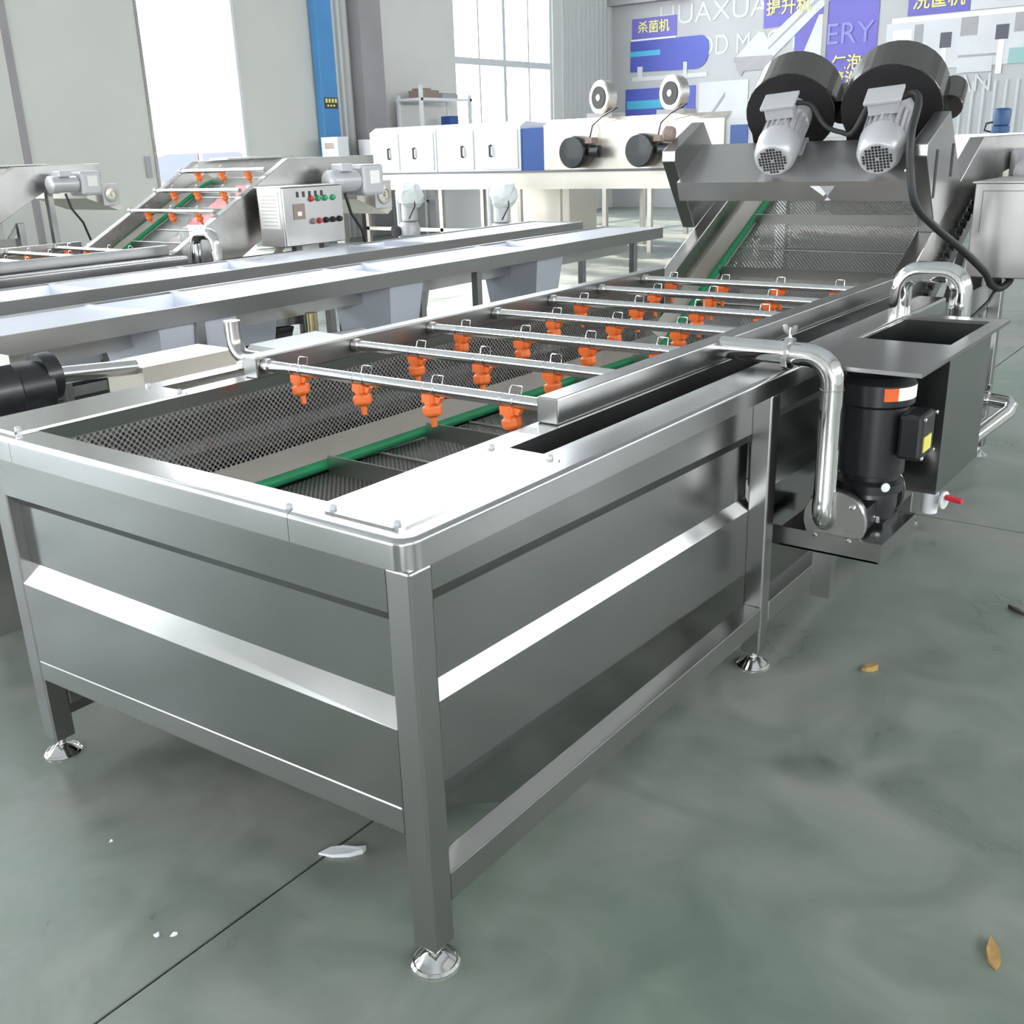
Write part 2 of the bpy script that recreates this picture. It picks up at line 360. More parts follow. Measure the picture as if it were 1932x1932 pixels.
# columns
bc = struct(MB().box(-13.85, -13.68, 12.90, 13.30, 0, HALL_H).build('column_blue', 'blue_paint', bevel=.01), 'blue painted steel column beside the sliding door')
pl = MB().box(-13.68, -13.674, 12.94, 13.27, 2.36, 2.55).build('notice_plate', 'ink', bc)
for k in range(4): MB().box(-13.674, -13.670, 12.965 + k * .078, 13.015 + k * .078, 2.46, 2.53).build('notice_mark', 'yellow_print', pl)
for k in range(3): MB().box(-13.674, -13.670, 13.0 + k * .075, 13.045 + k * .075, 2.395, 2.425).build('notice_mark', 'yellow_print', pl)
struct(MB().box(-13.95, -13.65, 13.98, 14.56, 0, HALL_H).build('column_grey', 'grey_column', bevel=.01), 'grey steel column beside the window wall shelf')
# roof truss edge above posters
struct(MB().box(-14, -11.9, 23.2, 23.5, 4.86, 5.3).build('beam_1', 'mid_print'))

# posters on the back wall ------------------------------------------------
YP = 23.49
def sheet(poly, m, name, parent, y=YP, t=.006): return MB().prism([p for p in poly], 'y', y - t, y).build(name, m, parent)
def rect(x0, x1, z0, z1): return [(x0, z0), (x1, z0), (x1, z1), (x0, z1)]
P1 = thing('wall_poster', 'blue sign reading 杀菌机 above a printed blue sterilizer tank', 'poster', (-12.4, YP, 3.2))
def off(o, P): o.matrix_parent_inverse = Matrix.Translation(-Vector(P.location)); return o
off(sheet(rect(-13.42, -12.16, 4.06, 4.53), 'purple_print', 'sign_sheet', P1), P1)
off(text('lettering', '杀菌机', .30, 'yellow_print', P1, (-12.80, YP - .012, 4.30)), P1)
off(sheet(rect(-13.44, -12.16, 4.02, 4.06), 'white_sheet', 'picture_edge', P1), P1)
off(sheet([(-13.46, 3.30)] + arc2(-11.62, 3.62, .35, -PI / 2, 0, 6) + arc2(-11.5, 3.80, .22, 0, PI / 2, 6) + [(-13.46, 4.02)], 'blue_print', 'tank_picture', P1, YP - .002), P1)
off(sheet(rect(-13.46, -12.6, 3.66, 3.78), 'cyan_print', 'tank_highlight', P1, YP - .008), P1)
off(sheet(rect(-13.25, -13.1, 3.16, 3.42), 'pale_print', 'tank_leg', P1, YP - .008), P1)
off(sheet(rect(-11.95, -11.85, 3.0, 3.45), 'pale_print', 'tank_leg', P1, YP - .008), P1)
off(sheet(rect(-13.40, -11.3, 3.08, 3.18), 'pale_print', 'tank_stand', P1, YP - .001), P1)
P2 = thing('wall_poster', 'pale poster of a second blue tank low on the wall behind the dryer fans', 'poster', (-12.6, YP, 2.0))
off(sheet(rect(-13.6, -11.6, 2.1, 2.9), 'blue_print', 'tank_picture', P2), P2)
off(sheet(rect(-13.55, -12.4, 2.42, 2.62), 'cyan_print', 'tank_highlight', P2, YP - .008), P2)
off(sheet(rect(-11.5, -10.2, 2.1, 2.95), 'pale_print', 'machine_picture', P2), P2)
off(sheet([(-11.2, 2.2), (-11.12, 2.2), (-10.8, 2.6), (-10.8, 2.7)], 'mid_print', 'picture_strut', P2, YP - .008), P2)
P3 = thing('wall_poster', 'tall purple poster reading 提升机 and 气泡清洗机 with a printed inclined conveyor', 'poster', (-8.6, YP, 2.6))
off(sheet([(-9.88, 4.02), (-9.1, 4.05), (-9.1, 2.62), (-7.2, 2.60), (-7.2, 5.2), (-9.90, 5.2)], 'purple_print', 'poster_sheet', P3, YP - .001), P3)
off(text('lettering', '提升机', .36, 'yellow_print', P3, (-9.28, YP - .020, 4.42)), P3)
off(text('lettering', '气泡', .34, 'yellow_print', P3, (-7.84, YP - .026, 3.13)), P3)
off(text('lettering', '清洗机', .33, 'yellow_print', P3, (-7.70, YP - .026, 2.80)), P3)
off(sheet([(-10.55, 3.45), (-10.0, 3.95), (-9.85, 3.95), (-9.75, 3.80), (-8.55, 4.75), (-8.2, 4.75), (-8.2, 4.55), (-8.6, 4.25), (-9.6, 3.40)], 'pale_print', 'conveyor_picture', P3, YP - .009), P3)
off(sheet([(-10.6, 3.36), (-9.6, 3.36), (-9.62, 3.44), (-10.6, 3.46)], 'mid_print', 'conveyor_picture', P3, YP - .010), P3)
off(sheet([(-10.5, 3.16), (-10.4, 3.02), (-10.33, 3.14), (-9.75, 3.14), (-9.62, 3.36), (-10.55, 3.36)], 'mid_print', 'hopper_picture', P3, YP - .009), P3)
off(sheet([(-9.75, 3.58), (-9.72, 3.58), (-8.5, 4.55), (-8.55, 4.6)], 'mid_print', 'conveyor_shadow', P3, YP - .016), P3)
off(sheet([(-9.1, 2.9), (-8.55, 4.2), (-8.45, 4.2), (-8.45, 2.9)], 'pale_print', 'picture_floor', P3, YP - .008), P3)
off(sheet([(-8.74, 3.55), (-8.70, 3.55), (-8.55, 3.05), (-8.60, 3.05)], 'white_sheet', 'picture_brace', P3, YP - .016), P3)
off(sheet(rect(-8.44, -8.34, 2.7, 4.6), 'mid_print', 'picture_post', P3, YP - .016), P3)
P4 = thing('wall_poster', 'printed sign 洗筐机 with a large picture of a steel washing line', 'poster', (-5, YP, 3))
off(sheet(rect(-6.58, -5.32, 3.98, 5.0), 'purple_print', 'sign_sheet', P4), P4)
off(text('lettering', '洗筐机', .36, 'yellow_print', P4, (-5.95, YP - .014, 4.24)), P4)
off(sheet(rect(-5.3, -3.4, 3.98, 5.0), 'pale_print', 'sign_sheet', P4), P4)
off(sheet(rect(-6.9, -3.4, 3.86, 3.96), 'white_sheet', 'picture_edge', P4, YP - .004), P4)
off(sheet(rect(-7.0, -3.4, 2.9, 3.86), 'pale_print', 'machine_picture', P4, YP - .001), P4)
for x0, x1, z0, z1, m in [(-6.85, -6.45, 3.35, 3.72, 'white_sheet'), (-6.4, -6.22, 3.3, 3.8, 'mid_print'), (-5.85, -5.62, 3.30, 3.60, 'dark_print'), (-5.8, -5.7, 2.98, 3.30, 'white_sheet'),
                          (-5.45, -5.12, 3.5, 3.86, 'mid_print'), (-4.75, -4.50, 3.38, 3.66, 'dark_print'), (-4.68, -4.56, 2.72, 3.38, 'white_sheet'), (-4.4, -4.1, 3.5, 3.86, 'mid_print'),
                          (-5.45, -4.75, 2.78, 3.08, 'pale_print'), (-4.45, -3.4, 2.9, 3.2, 'teal_print'), (-5.45, -4.7, 3.08, 3.13, 'mid_print')]:
    off(sheet(rect(x0, x1, z0, z1), m, 'picture_patch', P4, YP - .008), P4)
L1 = tag(text('wall_lettering', 'HUAXUAN', .62, 'letter_print', None, (-10.95, YP - .0005, 4.50), ext=.002, sx=1.12), 'large pale wall lettering HUAXUAN beside the blue tank poster', 'lettering')
L2 = tag(text('wall_lettering', 'FOOD MACHIN', .62, 'letter_print', None, (-10.38, YP - .0005, 3.74), ext=.002, sx=.86), 'pale wall lettering FOOD MACHIN left of the purple poster edge', 'lettering')
L2b = tag(text('wall_lettering', 'ERY', .62, 'letter_blue', None, (-7.82, YP - .022, 3.74), ext=.002, sx=1.05), 'pale blue lettering ERY printed over the purple poster', 'lettering')
L3 = tag(text('wall_lettering', 'HUAXUAN', .50, 'letter_print', None, (-5.95, YP - .014, 2.55), ext=.003), 'pale wall lettering HUAXUAN below the washing line poster', 'lettering')
# lower wall panel ribs on the right of the back wall
for k in range(26):
    x0 = -7.1 + k * .22
    MB().prism([(x0, 23.5), (x0 + .02, 23.47), (x0 + .06, 23.47), (x0 + .08, 23.5)], 'z', 0, 2.6).build('cladding_rib', 'wall_clad', wb)

# outdoors, seen through the door opening ---------------------------------
struct(MB().box(-90, -14.2, -30, 70, -.12, -.02).build('ground', 'concrete_out'), 'bright concrete yard outside the door')
car = thing('car', 'red and white car parked outside the open sliding door', 'car', (-17.0, 12.55, -.02), math.radians(24))
prof = [(-2.1, .35), (-2.15, .75), (-1.9, 1.02), (-1.1, 1.12), (-.55, 1.66), (-.2, 1.76), (1.3, 1.76), (1.75, 1.62), (2.05, 1.1), (2.15, .8), (2.1, .35)]
MB().prism(prof, 'y', -.86, .86).build('body', 'car_red', car, bevel=.06, seg=3)
MB().prism([(-.5, 1.70), (-.2, 1.80), (1.3, 1.80), (1.72, 1.68), (1.5, 1.68), (1.2, 1.74), (-.1, 1.74)], 'y', -.80, .80).build('roof', 'car_white', car)
MB().prism([(-.95, 1.16), (-.52, 1.60), (-.2, 1.68), (.45, 1.68), (.45, 1.16)], 'y', -.875, .875).build('side_window', 'car_glass', car)
MB().prism([(.55, 1.16), (.55, 1.68), (1.3, 1.68), (1.65, 1.58), (1.85, 1.16)], 'y', -.875, .875).build('side_window', 'car_glass', car)
MB().hexa([(-1.12, -.72, 1.13), (-1.12, .72, 1.13), (-1.08, .72, 1.13), (-1.08, -.72, 1.13), (-.60, -.64, 1.64), (-.60, .64, 1.64), (-.56, .64, 1.64), (-.56, -.64, 1.64)]).build('windscreen', 'car_glass', car)
for sx in (-1.3, 1.35):
    for sy in (-.8, .8): MB().lathe([(.0, -.1), (.33, -.1), (.35, -.06), (.35, .06), (.33, .1), (0, .1)], (sx, sy, .35), (0, 1, 0), 20).build('wheel', 'rubber', car, smooth=True)
shed = thing('shed', 'pale low shed across the yard behind the parked car', 'building', (-40, 32, -.02))
MB().box(-6, 6, -9, 9, 0, 2.6).build('wall', 'white_sheet', shed); MB().box(-6.4, 6.4, -9.4, 9.4, 2.6, 3.5).build('roof', 'pale_print', shed)
MB().box(6.02, 6.06, -7, 5, .6, 2.1).build('window_band', 'clay', shed)

# ================================================================== WASHING MACHINES
def shared(key, fn):
    if key not in shared.c: shared.c[key] = fn()
    return shared.c[key]
shared.c = {}
def leg_mesh(h): return shared('leg%.3f' % h, lambda: MB().box(0, .06, 0, .06, .053, h).mesh('leg', 'steel_brushed'))
def foot_mesh(): return shared('foot', lambda: MB().lathe([(0, 0), (.050, 0), (.051, .004), (.046, .009), (.043, .008), (.034, .016), (.022, .027), (.013, .031), (.012, .034), (.012, .056), (0, .056)], (0, 0, 0), (0, 0, 1), 28).mesh('foot', 'chrome', True))
def bolt_mesh(): return shared('bolt', lambda: MB().lathe([(.0082, 0), (.0082, .006), (.0062, .0085), (.002, .0095)], (0, 0, 0), (0, 0, 1), 6).mesh('bolt', 'motor_grey'))
def nozzle_mesh():
    def f():
        b = MB()
        b.prism(rrect(-.024, .019, -.014, .014, .004, 2), 'z', -.036, -.013)                 # saddle block under the tube
        b.prism([(.016, -.016), (.040, -.020), (.030, -.036), (.016, -.034)], 'y', -.008, .008)   # side lug
        b.prism(rrect(-.012, .012, -.017, .017, .003, 1), 'z', -.040, -.016)
        b.lathe([(.013, 0), (.016, .004), (.0255, .010), (.0265, .014), (.0260, .028), (.0235, .034), (.0120, .038), (.0092, .042), (.0080, .064), (.004, .066)], (.001, 0, -.036), (.16, 0, -1), 10)
        return b.mesh('nozzle', 'orange', False)
    return shared('nozzle', f)
def clip_mesh():
    def f():
        b = MB(); R = .0182
        for xo in (-.019, .019):
            b.tube([(xo, R * math.sin(a), R * math.cos(a) - .002) for a in [PI * (1.25 - 2.5 * k / 14) for k in range(15)]], .0017, 6)
        b.tube([(-.010, .012, .012), (-.009, .018, .033), (-.006, .020, .036), (.024, .020, .036), (.027, .018, .033), (.028, .012, .012)], .0015, 6)
        return b.mesh('wire_clip', 'tube_steel', True)
    return shared('clip', f)
TUBE_Y = [.805 + .376 * k for k in range(7)]
def spray_tube(root, p0, p1, xs, tilt=0.):
    L = (Vector(p1) - Vector(p0)).length
    t = link('spray_tube', shared('tube%.2f' % L, lambda: MB().cyl((0, 0, 0), (L, 0, 0), .0165, 20).mesh('spray_tube', 'tube_steel', True)), root, p0)
    link('socket', shared('socket', lambda: MB().lathe([(.017, 0), (.022, .001), (.022, .026), (.0175, .030)], (0, 0, 0), (1, 0, 0), 18).mesh('socket', 'steel', True)), t)
    for x in xs:
        n = link('nozzle', nozzle_mesh(), t, (x - p0[0], 0, 0)); n.rotation_euler = (tilt + random.uniform(-.06, .06), random.uniform(-.08, .08), 0)
        c = link('wire_clip', clip_mesh(), t, (x - p0[0], 0, 0)); c.rotation_euler = (tilt + random.uniform(-.15, .1), 0, 0)
    return t
SLOPE = .54
def zin(y, z0): return z0 + SLOPE * (y - 3.3)
BELT = [(.12, .618), (3.075, .618), (4.42, zin(4.42, .74)), (4.60, 1.375), (5.20, 1.385)]
def belt_point(s):
    for (ya, za), (yb, zb) in zip(BELT[:-1], BELT[1:]):
        l = math.hypot(yb - ya, zb - za)
        if s <= l: return ya + (yb - ya) * s / l, za + (zb - za) * s / l, math.atan2(zb - za, yb - ya)
        s -= l
    return None
def washer(root, main, box=True):
    R = root
    # ---- legs and feet
    for x0, ys in ((-.06, (0, 1.53, 3.07, 4.25)), (-1.44, (0, 1.53, 3.07, 4.25))):
        for y in ys:
            h = .874 if y < 4 else 1.02
            l = link('leg', leg_mesh(h), R, (x0, y, 0), bevel=.005); link('foot', foot_mesh(), l, (.03, .03, 0))
    # ---- rims
    zt, zs = .932, .873
    pr = [(-.300, -.003)] + arc2(-.040, .037, .040, -PI / 2, 0, 8) + [(0, 3.26), (-.110, 3.26), (-.110, .560), (-.205, .560), (-.205, 3.26), (-.281, 3.26), (-.281, .083), (-.300, .083)]
    MB().prism(pr, 'z', zs, zt).top_round(len(pr), range(0, 10), .012).build('side_rim', 'rim_steel', R, smooth=True).modifiers.new('normals', 'WEIGHTED_NORMAL').keep_sharp = True
    pl = [(-1.56, 3.26)] + arc2(-1.52, .037, .040, PI, 1.5 * PI, 8) + [(-1.303, -.003), (-1.303, .083), (-1.318, .083), (-1.318, 3.26), (-1.385, 3.26), (-1.385, .560), (-1.480, .560), (-1.480, 3.26)]
    MB().prism(pl, 'z', zs, zt).top_round(len(pl), range(0, 10), .012).build('side_rim', 'rim_steel', R, smooth=True).modifiers.new('normals', 'WEIGHTED_NORMAL').keep_sharp = True
    pe = [(-1.3015, -.003), (-.3015, -.003), (-.3015, .083), (-1.3015, .083)]
    MB().prism(pe, 'z', zs, zt).top_round(4, [0], .012).build('end_rim', 'rim_steel', R, smooth=True).modifiers.new('normals', 'WEIGHTED_NORMAL').keep_sharp = True
    for x0, x1 in ((-.252, -.050), (-1.520, -1.330)):
        cp = MB().prism(rrect(x0, x1, .034, .545, .016), 'z', zt, zt + .004).build('cover_plate', 'rim_steel', R)
        for bx, by in ((x0 + .02, .050), (x1 - .02, .050), (x0 + .022, .528), (x1 - .022, .528)): link('bolt', bolt_mesh(), cp, (bx, by, zt + .004))
    for bx in (-.318, -1.286): link('bolt', bolt_mesh(), R, (bx, .018, zt))
    # ---- end panel with its pressed-in groove, rail below (the rail sits a little lower at the far side)
    rows = [(.876, .876, .003, -1.55, -.06), (.787, .774, .003, -1.55, -.06), (.755, .743, .032, -1.47, -.06), (.594, .583, .032, -1.38, -.06), (.545, .531, .003, -1.38, -.06), (.372, .310, .003, -1.38, -.06)]
    v = []; f = []
    for zr, zl, y, xl, xr in rows: v += [(xl, y, zl), (xr, y, zr)]
    for i in range(len(rows) - 1): f.append((2 * i, 2 * i + 1, 2 * i + 3, 2 * i + 2))
    MB().add(v, f).build('end_panel', 'steel_sheet', R, solid=.003)
    MB().hexa([(-1.38, 0, .250), (-.06, 0, .313), (-.06, .058, .313), (-1.38, .058, .250), (-1.38, 0, .309), (-.06, 0, .375), (-.06, .058, .375), (-1.38, .058, .309)]).build('end_rail', 'steel_brushed', R, bevel=.004)
    MB().box(-1.36, -1.22, .06, .12, .30, .40).build('gusset', 'steel_brushed', R)
    # ---- side panels, bay by bay
    for k, (ya, yb) in enumerate(((.06, 1.53), (1.59, 3.07), (3.13, 4.25))):
        for sgn, xo in ((1, -.058), (-1, -1.382)):
            rw = [(.876, .876, 0), (.790, .756, 0), (.757, .723, .021), (.588, .554, .021), (.552, .518, 0), (.374, .316, 0)]
            v = []; f = []
            for i, (za, zb, d) in enumerate(rw):
                if i == 5 and sgn < 0: za = zb = .12  # hidden left panel lowered to keep light out from under the tank
                v += [(xo - sgn * d, ya - .02, za), (xo - sgn * d, yb + .02, zb)]
            for i in range(len(rw) - 1): f.append((2 * i, 2 * i + 1, 2 * i + 3, 2 * i + 2))
            MB().add(v, f).build('side_panel', 'steel_sheet', R, solid=.003)
        z0, z1 = (.146, .214)
        for x0 in (-.06, -1.44): MB().box(x0, x0 + .06, ya, yb, z0, z1).build('side_rail', 'steel_brushed', R, bevel=.003)
    # ---- sloped tank bottom
    v = []; f = []
    for y, zb in ((.05, .345), (.42, .110), (4.2, .110)): v += [(-.066, y, .368 - .04 * min(y, 1.5)), (-.066 - .34 * (.36 - zb), y, zb), (-1.374 + .34 * (.36 - zb), y, zb), (-1.374, y, .368)]
    for r in range(2):
        for c in range(3): a = r * 4 + c; f.append((a, a + 1, a + 5, a + 4))
    f.append((8, 9, 10, 11))
    MB().add(v, f).build('tank_bottom', 'steel_sheet', R, solid=.004)
    # ---- perforated inner walls and slot floors
    for x in (-1.3175, -.2815):
        MB().add([(x, .083, .690), (x, 3.26, .690), (x, 3.26, .894), (x, .083, .894)], [(0, 1, 2, 3)]).build('perforated_wall', 'perforated_wall', R)
        MB().box(x - .002, x + .002, .083, 3.26, .600, .690).build('wall_foot', 'steel_satin', R)
    for x0, x1 in ((-.205, -.110), (-1.480, -1.385)):
        MB().box(x0 - .07, x1, .10, 3.26, .58, .585).build('slot_floor', 'steel_satin', R)
        xs = x0 if x0 > -1 else x1
        MB().add([(xs, .56, .70), (xs, 3.26, .70), (xs, 3.26, .875), (xs, .56, .875)], [(0, 1, 2, 3)]).build('slot_screen', 'perforated_wall', R)
    MB().box(-1.318, -.281, .083, .087, .58, .90).build('inner_end_wall', 'steel_satin', R)
    # ---- belt, flights, guides
    ext = [(y, z) for y, z in BELT] + [(y, z - .006) for y, z in BELT[::-1]]
    MB().prism(ext, 'x', -1.20, -.285).build('belt', 'perforated_belt', R)
    s = .335
    while True:
        bp = belt_point(s); s += .4667
        if bp is None or bp[0] > 4.9: break
        y, z, a = bp; ty, tz = math.cos(a), math.sin(a)
        MB().obox((-.742, y - tz * .028, z + ty * .028), (.905, .005, .056), (1, 0, 0), (0, ty, tz), (0, -tz, ty)).obox((-.742, y + ty * .022, z + tz * .022 + .004), (.905, .045, .005), (1, 0, 0), (0, ty, tz), (0, -tz, ty)).build('flight', 'steel_satin', R)
    s = .335 + .2333
    while True:
        bp = belt_point(s); s += .4667
        if bp is None or bp[0] > 4.6: break
        y, z, a = bp
        MB().cyl((-1.195, y, z + .004), (-.29, y, z + .004), .006, 6).build('belt_rod', 'steel_satin', R)
    def guide(x, d): return [(x, .20, .618 + d), (x, 3.0, .618 + d), (x, 3.12, .650 + d), (x, 4.40, zin(4.40, .74) + d), (x, 4.55, 1.375 + d)]
    MB().tube(guide(-1.212, .022), .017, 10).build('guide_rail', 'green_plastic', R, smooth=True)
    MB().tube(guide(-.292, .022), .012, 10).build('guide_rail', 'green_plastic', R, smooth=True)
    MB().hexa([(-1.316, .09, .684), (-1.225, .09, .632), (-1.225, 3.10, .632), (-1.316, 3.10, .684), (-1.316, .09, .688), (-1.225, .09, .636), (-1.225, 3.10, .636), (-1.316, 3.10, .688)]).build('guide_plate', 'cream_lit_metal', R)
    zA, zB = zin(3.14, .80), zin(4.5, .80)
    MB().hexa([(-1.302, 3.14, zA), (-1.225, 3.14, zA - .05), (-1.225, 4.5, zB - .05), (-1.302, 4.5, zB), (-1.302, 3.14, zA + .004), (-1.225, 3.14, zA - .046), (-1.225, 4.5, zB - .046), (-1.302, 4.5, zB + .004)]).build('guide_plate', 'cream_lit_metal', R)
    # ---- inclined head: side beams and cross ends
    poly = [(3.27, .934), (3.33, .952), (4.43, 1.542), (5.36, 1.548), (5.36, 1.40), (4.86, 1.36), (4.62, 1.255), (3.78, .80), (3.27, .80)]
    for x0 in (-1.372, -.272):
        MB().prism(poly, 'x', x0, x0 + .070).build('incline_side', 'steel', R, bevel=.004)
    MB().prism([(4.60, 1.545), (5.34, 1.55), (5.34, 1.565), (4.60, 1.560)], 'x', -1.372, -1.15).build('head_cover', 'steel', R)
    MB().prism([(5.20, 1.36), (5.36, 1.36), (5.62, 1.10), (5.56, 1.06), (5.20, 1.20)], 'x', -1.30, -.27).build('discharge_chute', 'cream_lit_metal', R)
    MB().tube([(-.29, 5.2, 1.345), (-1.28, 5.2, 1.345)], .06, 16).build('drive_drum', 'steel_satin', R, smooth=True)
    for x0 in (-.262, -1.372): link('support_post', shared('post', lambda: MB().box(0, .06, 0, .06, 0, 1.32).mesh('support_post', 'steel_brushed')), R, (x0, 4.72, 0))
    MB().obox((-.23, 4.05, .62), (.04, .04, 1.0), (1, 0, 0), (0, .75, -.66), (0, .66, .75)).build('brace', 'steel_brushed', R)
    # chain seen at the edge of the incline
    ch = MB()
    for k in range(15 if main else 0):
        y = 3.65 + k * .055; ch.obox((-.185, y, zin(y, .70)), (.022, .036, .03), (1, 0, 0), (0, .88, .475), (0, -.475, .88))
    if main: o = ch.build('chain', 'black_matte', R); o['kind'] = 'stuff'
    # ---- drive: gear motor and bearings
    gm = MB().box(-.195, .06, 4.96, 5.20, 1.24, 1.48).build('gear_motor', 'motor_grey', R, bevel=.03, seg=3)
    MB().lathe([(.0, 0), (.055, 0), (.085, .02), (.088, .10), (.080, .105), (.080, .30), (.06, .31)], (-.02, 4.64, 1.36), (0, 1, 0), 22).build('motor_body', 'motor_grey' if main is not None else 'motor_dark', gm, smooth=True)
    MB().box(.061, .064, 5.03, 5.14, 1.33, 1.43).build('name_plate', 'label_paper', gm)
    MB().box(-.07, .05, 4.74, 4.86, 1.43, 1.49).build('terminal_box', 'motor_grey', gm, bevel=.008)
    cb = MB().tube([(.0, 4.80, 1.27), (.02, 4.83, 1.12), (.04, 4.92, .98), (.03, 4.98, .80)], .012, 8).build('motor_cable', 'rubber', gm, smooth=True)
    for x in (-.200, -1.376):
        be = MB().box(x - .006, x + .006, 5.34, 5.54, 1.12, 1.34).build('bearing_plate', 'motor_grey', R, bevel=.003)
        MB().lathe([(.02, 0), (.075, 0), (.078, .02), (.05, .03), (.045, .03), (.040, .018), (.02, .018), (.018, .035), (0, .035)], (x + .006, 5.44, 1.23), (1, 0, 0), 20).build('bearing', 'cream_lit_metal', be, smooth=True)
    # ---- spray manifold
    for x0 in (-.279, -1.365):
        MB().box(x0, x0 + .062, .772, 3.27, zt, .997).build('spray_beam', 'steel_brushed', R, bevel=.004)
    for k, y in enumerate(TUBE_Y):
        if not main and y < 1.8: continue
        spray_tube(R, (-1.302, y, .968), (-.279, y, .968), (-1.16, -.903, -.645, -.387) if k % 2 == 0 else (-1.035, -.775, -.520))
    if not main:
        for y in (3.73, 3.985, 4.24):
            spray_tube(R, (-1.31, y, zin(y, .96)), (-.265, y, zin(y, .96)), (-1.09, -.79, -.47), .3)
    # ---- overflow pipe from slot to water tank
    uy = 2.93 if main else 3.40
    up_ = [(-.085, uy, .86), (-.085, uy, .99)] + arc((-.015, uy, 1.0), .07, PI, PI / 2, 6, (1, 0, 0), (0, 0, 1)) + arc((.065, uy, 1.0), .07, PI / 2, 0, 6, (1, 0, 0), (0, 0, 1)) + [(.135, uy, .60)]
    MB().tube(up_, .040, 18).build('overflow_pipe', 'chrome', R, smooth=True)
    # ---- control box
    if not box: return
    x0, x1, y0, y1, z0, z1 = -.12, .14, 4.02, 4.62, .925, 1.345
    cbx = MB().box(x0, x1, y0, y1, z0, z1).build('control_box', 'steel_satin', R, bevel=.004)
    MB().box(x1, x1 + .018, y0 + .005, y1 - .005, z0 + .005, z1 - .005).build('box_door', 'steel_satin', cbx, bevel=.003)
    MB().box(x0 - .01, x1 + .03, y0 - .012, y1 + .012, z1, z1 + .006).build('box_lid', 'steel_satin', cbx)
    if main:
        for a in (MB().box(x0 + .035, x1 - .0, y0 - .0015, y0, z1 - .036, z1 - .034), MB().box(x0 + .035, x0 + .037, y0 - .0015, y0, z0 + .20, z1 - .036)): a.build('box_seam', 'ink', cbx)
        MB().lathe([(.035, 0), (.035, .03), (.028, .05), (.02, .06)], (-.02, 4.14, z0), (0, 0, -1), 14).build('cable_gland', 'rubber', cbx, smooth=True)
    else:
        sh = MB().box(x0 + .02, x1 - .03, y0 - .004, y0, z0 + .13, z1 - .02).build('instruction_sheet', 'label_paper', cbx)
        for k in range(9): MB().box(x0 + .04, x1 - .05, y0 - .006, y0 - .004, z1 - .06 - k * .026, z1 - .056 - k * .026).build('printed_line', 'ink_soft', sh)
        xd = x1 + .018
        MB().box(xd, xd + .006, y0 + .09, y0 + .20, z0 + .19, z0 + .30).build('meter', 'clay', cbx)
        MB().box(xd + .006, xd + .008, y0 + .125, y0 + .165, z0 + .215, z0 + .245).build('meter_display', 'label_paper', cbx)
        for k, (yy, m) in enumerate(((.27, 'red_lamp'), (.34, 'green_lamp'), (.41, 'green_lamp'), (.49, 'green_lamp'))):
            MB().lathe([(.022, 0), (.022, .012), (.017, .022), (0, .026)], (xd, y0 + yy, z0 + .33), (1, 0, 0), 14).build('indicator_lamp', m, cbx, smooth=True)
        for k, (yy, m) in enumerate(((.27, 'clay'), (.33, 'red_lamp'), (.40, 'black_matte'), (.47, 'black_matte'), (.54, 'black_matte'))):
            MB().lathe([(.022, 0), (.022, .012), (.016, .03), (0, .032)], (xd, y0 + yy, z0 + .17), (1, 0, 0), 12).build('switch_knob', m, cbx, smooth=True)
        for k in range(5): MB().box(xd, xd + .002, y0 + .13 + k * .06, y0 + .155 + k * .06, z1 - .075, z1 - .035).build('stencil_mark', 'ink', cbx)

W1 = thing('bubble_washing_machine', 'large stainless washing machine with orange spray nozzles and twin blowers', 'washing machine', (0, 0, 0))
washer(W1, True)
W2 = thing('bubble_washing_machine', 'washing machine with button control box behind the long steel tables', 'washing machine', (-5.0, 0, 0))
washer(W2, False)
W3 = thing('bubble_washing_machine', 'farthest washing machine, its gear motor against the grey sliding door', 'washing machine', (-9.0, 0, 0))
washer(W3, False, False)

# ---- main machine only: side water tank, pump, pipes, blowers, cables
wt = MB().box(.006, .012, 2.19, 2.70, .45, .925).box(.300, .306, 2.19, 2.70, .45, .925).box(.006, .306, 2.184, 2.19, .45, .925).box(.006, .306, 2.70, 2.706, .45, .925).box(.006, .306, 2.184, 2.706, .445, .45).build('water_tank', 'steel_sheet', W1)
MB().box(.002, .350, 1.72, 2.19, .925, .937).box(.300, .350, 2.19, 2.69, .925, .937).box(.002, .350, 2.69, 2.76, .925, .937).build('tank_top_plate', 'steel_brushed', wt)
dv = MB().cyl((.285, 2.21, .445), (.285, 2.21, .375), .026, 14).build('drain_valve', 'white_paint', W1, smooth=True)
MB().cyl((.285, 2.21, .425), (.335, 2.19, .425), .014, 10).lathe([(.008, 0), (.030, .004), (.030, .012), (.008, .016)], (.325, 2.192, .43), (1, -.2, 0), 14).build('valve_body', 'white_paint', dv, smooth=True)
MB().obox((.366, 2.18, .441), (.055, .022, .016), (1, -.05, -.12), (0, 1, 0), (0, 0, 1)).build('valve_handle', 'red', dv, bevel=.004)
dp = MB().tube([(.0, 3.62, .17), (.198, 3.75, .375), (.20, 3.76, .395), (.185, 3.78, .405), (.05, 3.80, .412), (-.06, 3.80, .412)], .032, 14).build('drain_pipe', 'chrome', W1, smooth=True)
MB().lathe([(.034, 0), (.046, .002), (.046, .022), (.034, .024)], (.105, 3.79, .409), (-1, .1, 0), 16).box(.088, .10, 3.78, 3.80, .45, .475).build('pipe_clamp', 'chrome', dp, smooth=True)
